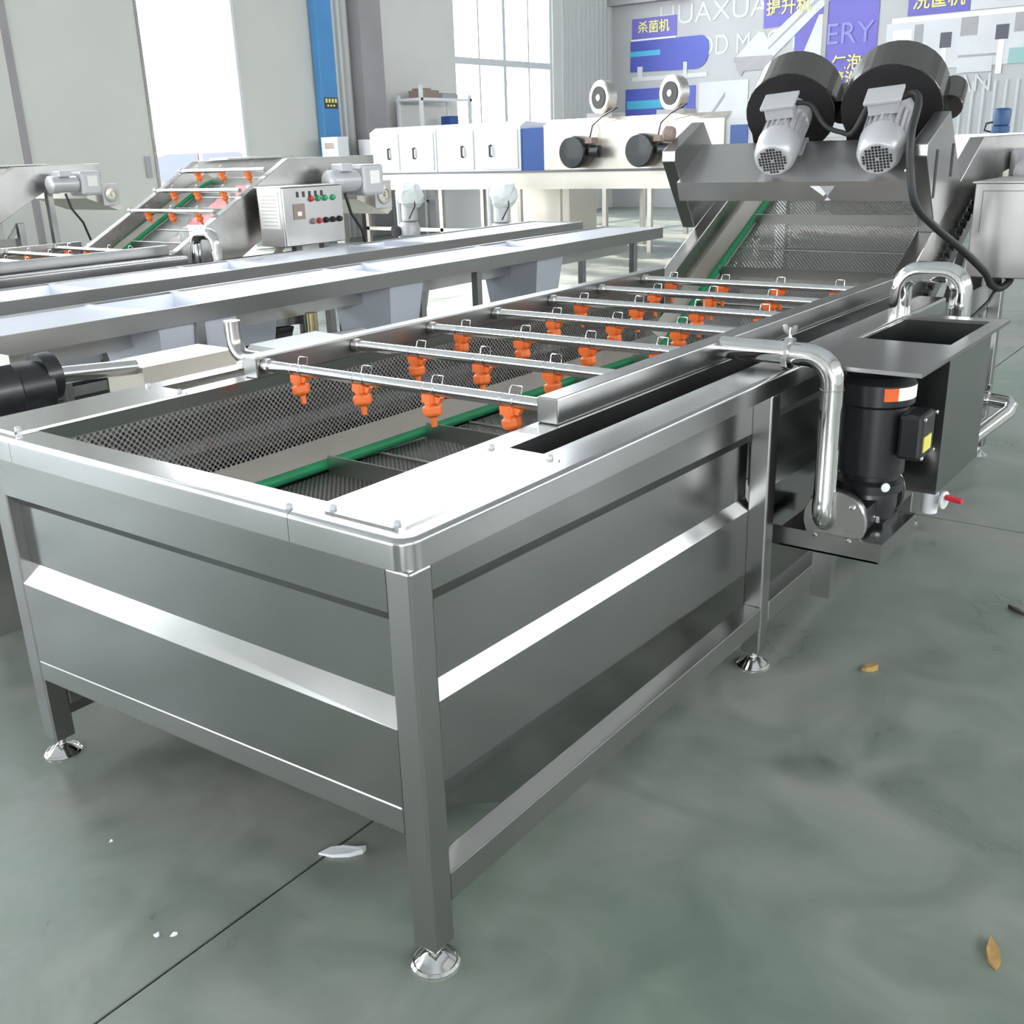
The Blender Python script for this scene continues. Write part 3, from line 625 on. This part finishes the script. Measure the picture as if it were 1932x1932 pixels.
# pump bracket and pump
pb = MB().prism([(0, .385), (.307, .385), (.307, .446), (.300, .446), (.300, .391), (0, .391)], 'y', 1.645, 1.97).box(-.03, .300, 1.645, 1.651, .385, .446).box(-.03, .300, 1.964, 1.97, .385, .446).box(0, .3, 1.651, 1.964, .436, .444).build('pump_bracket', 'steel_brushed', W1)
MB().box(.100, .160, 1.66, 1.70, .235, .385).build('bracket_leg', 'steel_brushed', pb)
PX, PY = .190, 1.855
pump = MB().lathe([(.06, .0), (.075, .01), (.085, .05), (.085, .10), (.07, .13)], (PX, PY, .440), (0, 0, 1), 28).box(PX - .05, PX + .05, PY - .19, PY + .19, .46, .53).box(PX - .075, PX + .075, PY - .075, PY + .075, .444, .462).build('pump', 'black_paint', W1, smooth=True)
MB().lathe([(.070, 0), (.100, .004), (.100, .03), (.084, .04), (.084, .055), (.097, .06), (.097, .265), (.109, .275), (.109, .335), (.09, .355), (.0, .36)], (PX, PY, .545), (0, 0, 1), 36).build('motor_body', 'black_paint', pump, smooth=True)
MB().box(PX + .09, PX + .160, PY - .07, PY + .06, .665, .80).build('terminal_box', 'black_paint', pump, bevel=.012)
MB().box(PX + .160, PX + .163, PY - .05, PY + .02, .69, .735).build('warning_label', 'label_yellow', pump)
for yy in (-.062, .052):
    for zz in (.675, .79): MB().lathe([(.006, 0), (.006, .005), (.003, .007)], (PX + .160, PY + yy, zz), (1, 0, 0), 8).build('screw', 'chrome', pump)
def band(a0, a1, r, z0, z1, m, n=8):
    v = []; f = []
    for i in range(n + 1):
        a = a0 + (a1 - a0) * i / n; v += [(PX + r * math.cos(a), PY + r * math.sin(a), z0), (PX + r * math.cos(a), PY + r * math.sin(a), z1)]
    for i in range(n): f.append((2 * i, 2 * i + 2, 2 * i + 3, 2 * i + 1))
    return MB().add(v, f).build('motor_label', m, pump)
band(math.radians(-62), math.radians(-40), .1105, .838, .876, 'label_orange', 4); band(math.radians(-40), math.radians(20), .1105, .838, .876, 'label_paper')
for yf, d in ((1.652, 1), (2.035, -1)):
    fl2 = MB().lathe([(.03, 0), (.092, .0), (.094, .004), (.094, .014), (.05, .016)], (PX - .03, yf, .490), (0, d, 0), 32).build('flange', 'steel', pump, smooth=True)
    MB().lathe([(.03, .017), (.090, .017), (.092, .022), (.092, .034), (.05, .036)], (PX - .03, yf, .490), (0, d, 0), 32).build('gasket_flange', 'black_paint', pump, smooth=True)
    for k in range(4):
        a = PI / 4 + k * PI / 2; MB().lathe([(.008, 0), (.008, .007), (.004, .009)], (PX - .03 + .073 * math.cos(a), yf, .490 + .073 * math.sin(a)), (0, -d, 0), 6).build('bolt', 'chrome', pump)
for sx in (-.05, .05): MB().lathe([(.011, 0), (.011, .012), (.006, .016)], (PX + sx, PY - .06, .462), (0, 0, 1), 6).build('bolt', 'chrome', pump)
MB().lathe([(.014, 0), (.014, .004), (0, .006)], (PX + .07, PY - .07, .575), (.7, -.7, 0), 12).build('inspection_plug', 'white_paint', pump)
pp = MB().tube([(-.222, 1.656, .975), (.035, 1.656, .975)] + arc((.045, 1.656, .895), .080, PI / 2, 0, 8, (1, 0, 0), (0, 0, 1)) + [(.128, 1.650, .56)] + arc((.130, 1.690, .53), .05, PI, 1.4 * PI, 5, (0, 1, 0), (0, 0, 1)), .0335, 20).build('delivery_pipe', 'chrome', W1, smooth=True)
MB().lathe([(.034, 0), (.046, .003), (.047, .009), (.047, .015), (.046, .021), (.034, .024)], (-.022, 1.656, .975), (1, 0, 0), 24).build('pipe_clamp', 'tube_steel', pp, smooth=True)
MB().cyl((-.010, 1.656, 1.018), (-.010, 1.656, 1.05), .006, 8).prism([(-.028, 1.036), (-.016, 1.030), (-.004, 1.030), (.008, 1.036), (.012, 1.056), (.004, 1.058), (-.010, 1.042), (-.024, 1.058), (-.032, 1.056)], 'y', 1.651, 1.661).build('wing_nut', 'chrome', pp)
MB().lathe([(.0335, 0), (.0348, .001), (.0348, .004), (.0335, .005)], (.125, 1.656, .885), (0, 0, -1), 20).build('weld_seam', 'steel', pp, smooth=True)
# blower stand
bs = []
for x0 in (-1.440, -.262):
    br = MB().prism([(3.47, 1.475), (3.47, 1.525), (3.765, 1.655), (4.05, 1.345), (3.93, 1.272), (3.70, 1.150)], 'x', x0, x0 + .070).build('blower_bracket', 'steel_brushed', W1, bevel=.004); bs.append(br)
MB().box(-.193, -.190, 3.60, 3.63, 1.30, 1.50).build('bracket_slot', 'black_matte', bs[1]); MB().box(-.193, -.190, 3.84, 3.87, 1.38, 1.52).build('bracket_slot', 'black_matte', bs[1])
MB().lathe([(.01, 0), (.03, .005), (.038, .02), (.036, .05), (.02, .062)], (-1.440, 3.60, 1.60), (-1, -.2, .1), 9).build('clamp_knob', 'clay', bs[0], smooth=True)
MB().lathe([(.008, 0), (.012, .004), (.012, .03), (.004, .04)], (-.262, 3.50, 1.42), (-.3, -1, 0), 8).build('clamp_bolt', 'chrome', bs[1], smooth=True)
tray = MB().prism([(3.500, 1.375), (3.772, 1.543), (3.770, 1.548), (3.494, 1.377), (3.524, 1.292), (3.529, 1.294)], 'x', -1.370, -.262).build('blower_tray', 'steel_satin', W1)
MB().prism([(3.53, 1.292), (3.86, 1.30), (3.86, 1.306), (3.53, 1.298)], 'x', -1.30, -.30).build('tray_bottom', 'steel_satin', tray)
def skirt(poly, m, name):
    o = Vector((0, 3.4925, 1.377)); e2 = Vector((0, .030, -.085)).normalized()
    return MB().oprism(poly, o, (1, 0, 0), e2, Vector((0, -.0012, -.0004))).build(name, m, tray)
skirt([(-.700, .020), (-.655, .020), (-.625, .052), (-.640, .066)], 'white_sheet', 'logo_mark'); skirt([(-.650, .020), (-.585, .020), (-.622, .068)], 'mid_print', 'logo_mark'); skirt([(-.622, .070), (-.608, .086), (-.636, .086)], 'pale_print', 'logo_mark')
AX = Vector((-.14, .84, .53)).normalized(); E1 = (Vector((1, 0, 0)) - AX * AX.x).normalized(); E2 = E1.cross(AX)
def blower(T, r):
    T = Vector(T); c = T + AX * .38
    snail = []
    for k in range(25):
        a = math.radians(-70 + 270 * k / 24); rr = r * (.94 + .10 * k / 24); snail.append((rr * math.cos(a), rr * math.sin(a)))
    snail += [(-r * 1.02, -r * 1.25), (-r * .15, -r * 1.25)]
    h = MB().oprism(snail, c, E1, E2, AX * .20).build('blower', 'steel_dark', W1, bevel=.004)
    MB().oprism([(x * .985, y * .985) for x, y in snail], c - AX * .004, E1, E2, AX * .004).build('face_plate', 'black_matte', h)
    MB().lathe([(.06, 0), (.062, .01), (.062, .16), (.05, .17)], c + AX * .09 + E1 * (r * .98) - E2 * .07, AX, 18).build('inlet_neck', 'steel_dark', h, smooth=True)
    MB().lathe([(.0, .002), (.070, .0), (.080, .006), (.094, .040), (.100, .13), (.096, .142), (.086, .145), (.086, .30), (.098, .305), (.098, .378)], T, AX, 32).build('motor_body', 'motor_grey', h, smooth=True)
    gr = MB()
    gr.lathe([(.0, -.001), (.068, -.001), (.068, .001), (0, .001)], T, AX, 24); gr.build('fan_grille', 'motor_grey', h)
    hole = MB()
    for i in range(-4, 5):
        for j in range(-4, 5):
            if i * i + j * j > 18 or (i == 0 and j == 0): continue
            hole.obox(T + E1 * i * .0142 + E2 * j * .0142 - AX * .0015, (.0100, .0100, .002), E1, E2, AX)
    o = hole.build('grille_hole', 'black_matte', h); o['kind'] = 'stuff'
    for k in range(20):
        a = 2 * PI * k / 20
        d = E1 * math.cos(a) + E2 * math.sin(a); MB().obox(T + AX * .225 + d * .090, (.014, .005, .15), d, d.cross(AX), AX).build('cooling_fin', 'motor_grey', h)
    jb = MB().obox(T + AX * .25 + E2 * .115, (.13, .10, .06), E1, AX, E2).build('junction_box', 'motor_grey', h, bevel=.006)
    MB().obox(T + AX * .25 + E2 * .150, (.158, .122, .016), E1, AX, E2).build('junction_lid', 'motor_grey', jb, bevel=.004)
    MB().obox(T + AX * .22 - E2 * .085 + E1 * .075, (.03, .15, .022), E1, AX, E2).build('motor_foot', 'motor_grey', h, bevel=.003)
    return h
TB1, TB2 = (-.885, 3.50, 1.468), (-.408, 3.50, 1.468)
blower(TB1, .212); blower(TB2, .222)
def pt(T, a, e, x): return Vector(T) + AX * a + E2 * e + E1 * x
def smooth_path(P, n=6):
    P = [Vector(p) for p in P]; Q = [P[0]] + P + [P[-1]]; out = []
    for i in range(1, len(Q) - 2):
        a, b, c, d = Q[i - 1], Q[i], Q[i + 1], Q[i + 2]
        for k in range(n):
            t = k / n; out.append(.5 * ((2 * b) + (c - a) * t + (2 * a - 5 * b + 4 * c - d) * t * t + (3 * b - a - 3 * c + d) * t ** 3))
    return out + [P[-1]]
MB().tube(smooth_path([pt(TB1, .27, .12, .06), pt(TB1, .27, .10, .13), pt(TB1, .20, .03, .20), pt(TB1, .18, .00, .27), pt(TB2, .20, .02, -.14), pt(TB2, .25, .10, -.08), pt(TB2, .27, .12, -.06)]), .011, 10).build('power_cable', 'rubber', W1, smooth=True)
MB().tube(smooth_path([pt(TB2, .27, .12, .06), pt(TB2, .27, .13, .12), pt(TB2, .20, .12, .145), (-.262, 3.46, 1.56), (-.245, 3.44, 1.42), (-.215, 3.46, 1.28), (-.165, 3.60, 1.18), (-.10, 3.78, 1.08), (-.02, 3.94, .96), (.0, 4.0, .90), (.03, 4.06, .875), (.06, 4.10, .91), (.02, 4.12, .94)]), .0165, 12).build('power_cable', 'rubber', W1, smooth=True)
MB().tube([(.02, 4.1, .90), (.0, 4.0, .82), (-.05, 3.85, .74), (-.08, 3.75, .68)], .008, 8).build('power_cable', 'rubber', W1, smooth=True)

# ================================================================== LONG TABLES
def table(name, label, x0, y1, rz, holes, hopper):
    y0 = -.8; w = .58; z1, z0 = .90, .815
    t = thing(name, label, 'table', (x0, y0, 0), rz)
    L = y1 - y0
    MB().box(-.012, 0, 0, L, z0, z1).build('edge_rail', 'steel_brushed', t); MB().box(-w, -w + .012, 0, L, z0, z1).build('edge_rail', 'steel_brushed', t)
    MB().box(-w + .012, -.012, L - .012, L, z0, z1).build('edge_rail', 'steel_brushed', t)
    yy = 0; hs = [(a - y0, b_ - y0) for a, b_ in holes]
    for a, b_ in hs + [(L - .012, None)]:
        MB().box(-w + .012, -.012, yy, a, z1 - .016, z1 - .010).build('top_sheet', 'table_film', t)
        if b_ is None: break
        for e0 in (a - .03, b_): MB().box(-w + .012, -.012, e0, e0 + .03, z1 - .012, z1 - .004).build('chute_edge', 'table_film', t)
        # hopper below the hole: four tapering sides
        zb = .40; i0, i1, j0, j1 = -w + .03, -.03, a, b_; ii0, ii1, jj0, jj1 = -w + .10, -.10, a + .05, b_ - .05
        hp = MB().add([(i0, j0, z1 - .01), (i1, j0, z1 - .01), (i1, j1, z1 - .01), (i0, j1, z1 - .01), (ii0, jj0, zb), (ii1, jj0, zb), (ii1, jj1, zb), (ii0, jj1, zb)],
                      [(0, 1, 5, 4), (1, 2, 6, 5), (2, 3, 7, 6), (3, 0, 4, 7)]).build('hopper', 'table_film', t, solid=.004)
        yy = b_
    MB().box(-w + .02, -w + .30, .1, L - .1, .70, .80).build('under_trough', 'steel_satin', t)
    for ly in (.5, L * .36, L * .66, L - .45):
        for lx in (-.07, -w + .02): MB().box(lx, lx + .05, ly, ly + .05, 0, z0).build('leg', 'steel_brushed', t, bevel=.003)
    return t
table('sorting_table', 'long steel chute table nearest to the washing machine in front', -3.03, 6.67, math.radians(1.2), [(1.68, 2.16), (3.30, 3.62), (4.85, 5.20)], True)
table('sorting_table', 'second long steel chute table, farther from the machine in front', -4.10, 7.10, math.radians(1.2), [(1.55, 2.08), (3.02, 3.40), (4.62, 4.98)], True)

# things between the front machine and the tables
ab = thing('air_blower', 'black ring blower with a steel pipe behind the front machine', 'blower', (-2.45, .60, 0))
MB().box(-.16, .16, -.30, .12, 0, .70).build('stand', 'steel_satin', ab)
MB().lathe([(.06, 0), (.125, .01), (.13, .04), (.13, .20), (.10, .22), (.095, .34), (.05, .35)], (0, -.22, .80), (0, 1, 0), 26).build('housing', 'black_paint', ab, smooth=True)
MB().lathe([(.04, 0), (.085, .005), (.088, .03), (.088, .06), (.05, .065)], (0, .10, .83), (0, 1, 0), 22).build('flange', 'black_paint', ab, smooth=True)
MB().tube([(0, .15, .83), (0, .50, .80)], .030, 14).build('pipe', 'tube_steel', ab, smooth=True)
MB().box(-.20, .05, .50, .95, .55, .80).build('manifold_box', 'cream_lit_metal', ab)
MB().box(-.03, .07, -.12, -.02, .90, .94).build('terminal_cover', 'label_paper', ab)
MB().hexa([(-.30, .45, .62), (.40, .45, .62), (.50, 1.1, .70), (-.25, 1.1, .70), (-.30, .45, .63), (.40, .45, .63), (.50, 1.1, .71), (-.25, 1.1, .71)]).build('tray_plate', 'cream_lit_metal', ab)
vp = thing('valve_pump', 'small brass-toned pump with a valve under the nearer steel table', 'pump', (-3.3, 2.75, 0))
MB().box(-.18, .18, -.15, .15, 0, .42).build('stand', 'cream_lit_metal', vp)
MB().lathe([(.04, 0), (.09, .01), (.095, .05), (.09, .16), (.05, .18)], (0, -.10, .52), (.2, 1, 0), 20).build('volute', 'brass', vp, smooth=True)
MB().cyl((0, .05, .56), (0, .05, .72), .035, 12).build('outlet', 'brass', vp, smooth=True)
MB().cyl((.02, .10, .52), (.05, .40, .52), .07, 16).build('motor_body', 'white_paint', vp, smooth=True)
wp = thing('folded_sheet_part', 'folded white sheet metal part lying behind the front machine', 'sheet metal', (-2.25, 2.15, 0))
MB().box(-.5, .05, -.25, .25, 0, .62).build('support', 'cream_lit_metal', wp)
MB().prism([(-.62, .66), (.10, .62), (.16, .66), (.16, .70), (-.55, .72)], 'y', -.20, .22).build('folded_sheet', 'white_sheet', wp)
MB().tube([(-1.365, .90, .955), (-1.50, .90, .955)] + arc((-1.50, .90, 1.015), .06, -PI / 2, -PI, 6, (1, 0, 0), (0, 0, 1)) + [(-1.56, .90, 1.07)], .026, 14).build('feed_pipe', 'steel', W1, smooth=True)
# ================================================================== DRYER LINE at the back
dr = thing('dryer_line', 'long tunnel dryer with white door cabinets and warm-lit steel hoods along the back', 'dryer', (-9, 13, 0))
def D(x): return x + 9
MB().box(D(-13.0), D(-4.6), -.03, 1.25, 1.185, 1.215).build('deck', 'deck_grey', dr)
MB().box(D(-13.0), D(-4.6), 0, .03, .93, 1.185).build('apron', 'cream_lit_metal', dr)
for x in (-12.9, -11.1, -9.4, -7.75, -6.95, -5.2):
    for y in (0, 1.16): MB().box(D(x), D(x) + .07, y, y + .07, 0, .93).build('leg', 'cream_lit_metal', dr)
MB().box(D(-12.9), D(-5.1), 0, .05, .22, .28).build('lower_rail', 'cream_lit_metal', dr)
cab = [(-12.66, -11.10), (-11.08, -9.30)]
for x0, x1 in cab:
    c = MB().prism([(0, 1.215), (1.2, 1.215), (1.2, 1.93), (.16, 1.98), (0, 1.90)], 'x', D(x0), D(x1)).build('cabinet', 'white_paint', dr, bevel=.006)
    xm = (x0 + x1) / 2
    for a, b_ in ((x0 + .05, xm - .08), (xm + .08, x1 - .05)):
        d = MB().box(D(a), D(b_), -.02, 0, 1.25, 1.86).build('cabinet_door', 'white_paint', c, bevel=.004)
        hx = b_ - .22 if a < xm - .1 and b_ < xm else a + .22
        d2 = MB().tube([(D(hx), -.02, 1.62), (D(hx), -.06, 1.62), (D(hx), -.06, 1.45), (D(hx), -.02, 1.45)], .017, 8).build('handle', 'ink', c, smooth=True)
MB().box(D(-13.05), D(-12.66), .1, 1.1, 1.215, 1.80).build('end_box', 'motor_grey', dr)
MB().box(D(-9.30), D(-8.84), .02, 1.2, 1.215, 1.86).build('film_panel', 'blue_film', dr)
hood = MB().prism([(0, 1.215), (1.3, 1.215), (1.3, 1.80), (.98, 1.97), (.20, 1.97), (0, 1.88)], 'x', D(-8.84), D(-5.72)).build('tunnel_hood', 'cream_lit_metal', dr, bevel=.006)
MB().prism([(.05, 1.215), (1.25, 1.215), (1.25, 1.84), (.98, 1.98), (.24, 1.98), (.05, 1.86)], 'x', D(-5.72), D(-5.10)).build('tunnel_end', 'pale_print', dr)
MB().box(D(-5.64), D(-5.38), .03, .05, 1.36, 1.78).build('film_panel', 'blue_film', dr)
for x in (-7.98, -6.80):     # side blowers
    fb = MB().lathe([(.05, 0), (.22, 0), (.235, .02), (.235, .26), (.22, .28), (.0, .28)], (D(x) - .12, -.05, 1.48), (0, -1, 0), 26).build('side_blower', 'black_paint', dr, smooth=True)
    MB().lathe([(.02, 0), (.09, .01), (.09, .16), (.05, .18)], (D(x) + .16, -.20, 1.48), (1, 0, 0), 16).build('motor_body', 'black_paint', fb, smooth=True)
    MB().box(D(x) + .10, D(x) + .22, -.28, -.10, 1.60, 1.68).build('terminal_box', 'clay', fb)
    MB().tube([(D(x) + .10, -.15, 1.66), (D(x) + .12, -.10, 1.85), (D(x) + .20, .05, 1.98), (D(x) + .38, .20, 2.10)], .012, 6).build('cable', 'rubber', fb, smooth=True)
for x in (-8.02, -6.78):     # roof fans
    rf = MB().box(D(x) - .20, D(x) + .26, .30, .70, 1.965, 2.04).build('roof_fan', 'mid_print', dr)
    MB().lathe([(.12, 0), (.23, 0), (.25, .02), (.25, .16), (.23, .18), (.10, .18)], (D(x) + .02, .30, 2.26), (.35, 1, 0), 26).build('fan_housing', 'steel_satin', rf, smooth=True)
    MB().lathe([(.02, 0), (.165, 0), (.165, .02), (.02, .02)], (D(x) + .02, .285, 2.26), (.35, 1, 0), 24).build('fan_mouth', 'ink', rf, smooth=True)
    MB().lathe([(.0, 0), (.05, .01), (.05, .04)], (D(x) + .02, .262, 2.26), (.35, 1, 0), 14).build('fan_hub', 'motor_grey', rf, smooth=True)
sb = tag(MB().box(-13.52, -13.1, 12.62, 12.9, 1.42, 1.86).build('switch_box', 'white_paint', bevel=.01), 'white switch box standing at the left end of the dryer', 'switch box')
for k in range(7): MB().box(-13.49 + k * .052, -13.465 + k * .052, 12.612, 12.62, 1.455, 1.50).build('vent_slot', 'ink', sb)
MB().box(-13.42, -13.2, 12.612, 12.62, 1.66, 1.76).build('switch_label', 'ink_soft', sb)
MB().box(-13.4, -13.2, 12.70, 12.84, 0, 1.42).build('stand', 'steel_satin', sb)
def wrapped_pump(x, y, lab):
    p = thing('wrapped_pump', lab, 'pump', (x, y, 0))
    MB().box(-.14, .14, -.12, .14, 0, .25).build('stand', 'steel_satin', p)
    MB().lathe([(.10, 0), (.17, .04), (.18, .14), (.14, .24), (.09, .26)], (0, 0, .25), (0, 0, 1), 18).build('volute', 'motor_grey', p, smooth=True)
    MB().lathe([(.10, 0), (.13, .02), (.13, .26), (.10, .30)], (.02, 0, .50), (0, 0, 1), 16).build('motor_body', 'motor_grey', p, smooth=True)
    b = MB(); b.lathe([(.13, 0), (.19, .06), (.22, .16), (.20, .26), (.15, .34), (.10, .36)], (.04, 0, .74), (.1, 0, 1), 11)
    b.v = [(q[0] + random.uniform(-.025, .025), q[1] + random.uniform(-.025, .025), q[2] + random.uniform(-.02, .02)) for q in b.v]; b.build('plastic_bag', 'plastic_wrap', p)
    MB().tube([(-.20, 0, .25), (-.22, 0, .95), (-.18, 0, 1.05), (-.06, 0, 1.08)], .035, 10).build('pipe', 'white_paint', p, smooth=True)
    MB().lathe([(.0, 0), (.09, .005), (.10, .05), (.0, .055)], (-.12, -.16, .36), (0, -1, 0), 16).build('flange', 'black_paint', p, smooth=True)
    MB().tube([(.10, -.05, 1.02), (.20, -.08, .95), (.22, -.08, .75), (.10, -.10, .55)], .010, 6).build('cable', 'rubber', p, smooth=True)
wrapped_pump(-10.55, 11.6, 'plastic-wrapped pump at the left under the white dryer cabinets')
wrapped_pump(-8.75, 11.7, 'plastic-wrapped pump under the blue dryer panel')
bag = tag(MB().lathe([(.0, 0), (.40, .0), (.46, .08), (.42, .22), (.25, .30), (.05, .33)], (-8.0, 11.2, 0), (0, 0, 1), 12).build('plastic_sack', 'plastic_wrap', smooth=True), 'crumpled pale plastic sack on the floor before the dryer', 'sack')
# crates and machines glimpsed under the dryer
for i, (x, y, w, d, h, m, lab) in enumerate([(-12.0, 15.2, 1.5, .8, .95, 'white_sheet', 'white carton seen behind the left dryer legs'), (-10.2, 15.0, 1.6, .9, .90, 'cream_lit_metal', 'cream-lit metal cabinet seen under the dryer deck'), (-6.6, 15.4, 1.1, .8, .85, 'pale_print', 'pale grey crate seen under the warm-lit hood'), (-5.3, 16.6, 1.2, .8, 1.05, 'white_sheet', 'white bin standing past the right dryer legs')]):
    t = thing('crate', lab, 'crate', (x, y, 0))
    MB().box(-w / 2, w / 2, -d / 2, d / 2, .08, h).build('body', m, t, bevel=.01); MB().box(-w / 2 - .02, w / 2 + .02, -d / 2 - .02, d / 2 + .02, h, h + .05).build('lid', m, t, bevel=.008)
    for sx in (-1, 1): MB().box(sx * w * .4 - .05, sx * w * .4 + .05, -d / 2 + .02, d / 2 - .02, 0, .08).build('skid', 'mid_print', t)
# shelf by the window wall
sh = thing('storage_rack', 'white rack with boxes on top in front of the window wall', 'rack', (-13.4, 15.6, 0))
for x in (-.3, .3):
    for y in (-.65, .85): MB().box(x - .03, x + .03, y - .03, y + .03, 0, 2.62 if not (x > 0 and y < 0) else 2.78).build('post', 'white_paint', sh)
for z in (.6, 1.5, 2.50): MB().box(-.33, .33, -.7, .9, z, z + .05).build('shelf_board', 'white_paint', sh)
MB().box(-.33, -.30, -.6, .8, 1.6, 2.45).build('back_panel', 'wall_paint', sh)
tag(MB().box(-13.6, -13.2, 15.15, 15.62, 2.551, 2.70).box(-13.55, -13.3, 15.2, 15.5, 2.70, 2.74).build('cardboard_box', 'clay', bevel=.01), 'brown box on top of the white rack', 'box')
tag(MB().box(-13.6, -13.2, 15.72, 16.2, 2.551, 2.64).box(-13.58, -13.22, 15.74, 16.18, 2.64, 2.66).build('storage_tray', 'mid_print', bevel=.01), 'flat grey tray on top of the white rack', 'tray')
tag(MB().prism(rrect(-13.35, -13.08, 15.80, 16.05, .02), 'z', 1.552, 2.22).build('blue_bin', 'blue_film'), 'blue bin on the middle board of the white rack', 'bin')

# machine behind the discharge end, with a blue motor on its deck
bm_ = thing('conveyor_table', 'steel conveyor table with a blue motor behind the blower stand', 'conveyor', (-.9, 8.0, 0))
MB().box(-.35, 1.6, -.3, .5, 1.48, 1.555).build('deck', 'steel', bm_); MB().box(-.30, 1.6, -.25, .45, 1.20, 1.48).build('trough', 'steel_satin', bm_)
for x in (-.25, 1.4):
    for y in (-.22, .38): MB().box(x, x + .06, y, y + .06, 0, 1.2).build('leg', 'steel_brushed', bm_)
bmo = MB().lathe([(.05, 0), (.065, .005), (.065, .05), (.05, .055), (.06, .06), (.066, .16), (.06, .175), (.055, .18), (.03, .185)], (-.04, 0, 1.555), (0, 0, 1), 18).build('blue_motor', 'blue_motor', bm_, smooth=True)
MB().tube([(-.10, 0, 1.64), (-.15, 0, 1.63), (-.16, 0, 1.58), (-.11, 0, 1.565)], .008, 6).build('motor_hose', 'rubber', bmo, smooth=True)
ut = thing('upright_post', 'thin pale upright post behind the right blower bracket', 'post', (-1.22, 7.0, 0))
MB().box(-.02, .02, -.03, .03, .02, 1.72).build('post', 'white_paint', ut); MB().box(-.15, .15, -.15, .15, 0, .02).build('base_plate', 'steel', ut)

# ================================================================== LITTER ON THE FLOOR
def chip(name, lab, cat, x, y, poly, m, h, rz):
    c, s = math.cos(rz), math.sin(rz); b = MB(); n = len(poly)
    P = [(x + c * p - s * q, y + s * p + c * q) for p, q in poly]
    v = [(p[0], p[1], .0005) for p in P] + [(p[0], p[1], .002 + h * (.3 + .7 * math.sin(PI * i / n))) for i, p in enumerate(P)]
    b.add(v, [tuple(range(n))[::-1], tuple(range(n, 2 * n))] + [(i, (i + 1) % n, n + (i + 1) % n, n + i) for i in range(n)])
    return tag(b.build(name, m), lab, cat)
leafp = [(-.04, 0), (-.02, .012), (.01, .014), (.045, .002), (.01, -.010), (-.02, -.010)]
chip('dry_leaf', 'dry yellow-brown leaf on the floor at the lower right', 'leaf', .884, .683, leafp, 'leaf', .012, 1.9)
chip('dry_leaf', 'small curled brown leaf on the floor beyond the middle leg', 'leaf', .284, 1.72, [(p * .6, q * .9) for p, q in leafp], 'leaf', .018, .6)
chip('dry_leaf', 'dark curled leaf at the right edge of the floor', 'leaf', .563, 2.407, [(p * .9, q * .5) for p, q in leafp], 'ink', .012, 2.6)
chip('plastic_scrap', 'crumpled clear plastic scrap under the end rail', 'scrap', -.435, .16, [(-.055, -.004), (-.03, .016), (.0, .020), (.03, .014), (.055, .018), (.05, .004), (.02, -.010), (-.02, -.014)], 'plastic_wrap', .012, .55)
chip('foam_chip', 'white foam chip on the floor left of the joint, left one of a pair', 'chip', -.568, -.255, [(-.007, -.004), (0, .006), (.006, 0), (.002, -.006)], 'white_sheet', .005, .2)
chip('foam_chip', 'white foam chip on the floor left of the joint, right one of a pair', 'chip', -.539, -.234, [(-.007, -.003), (0, .004), (.008, 0), (.002, -.004)], 'white_sheet', .005, .9)
chip('foam_chip', 'single white foam chip under the end panel', 'chip', -.936, -.127, [(-.004, -.003), (0, .004), (.004, 0)], 'white_sheet', .004, .9)
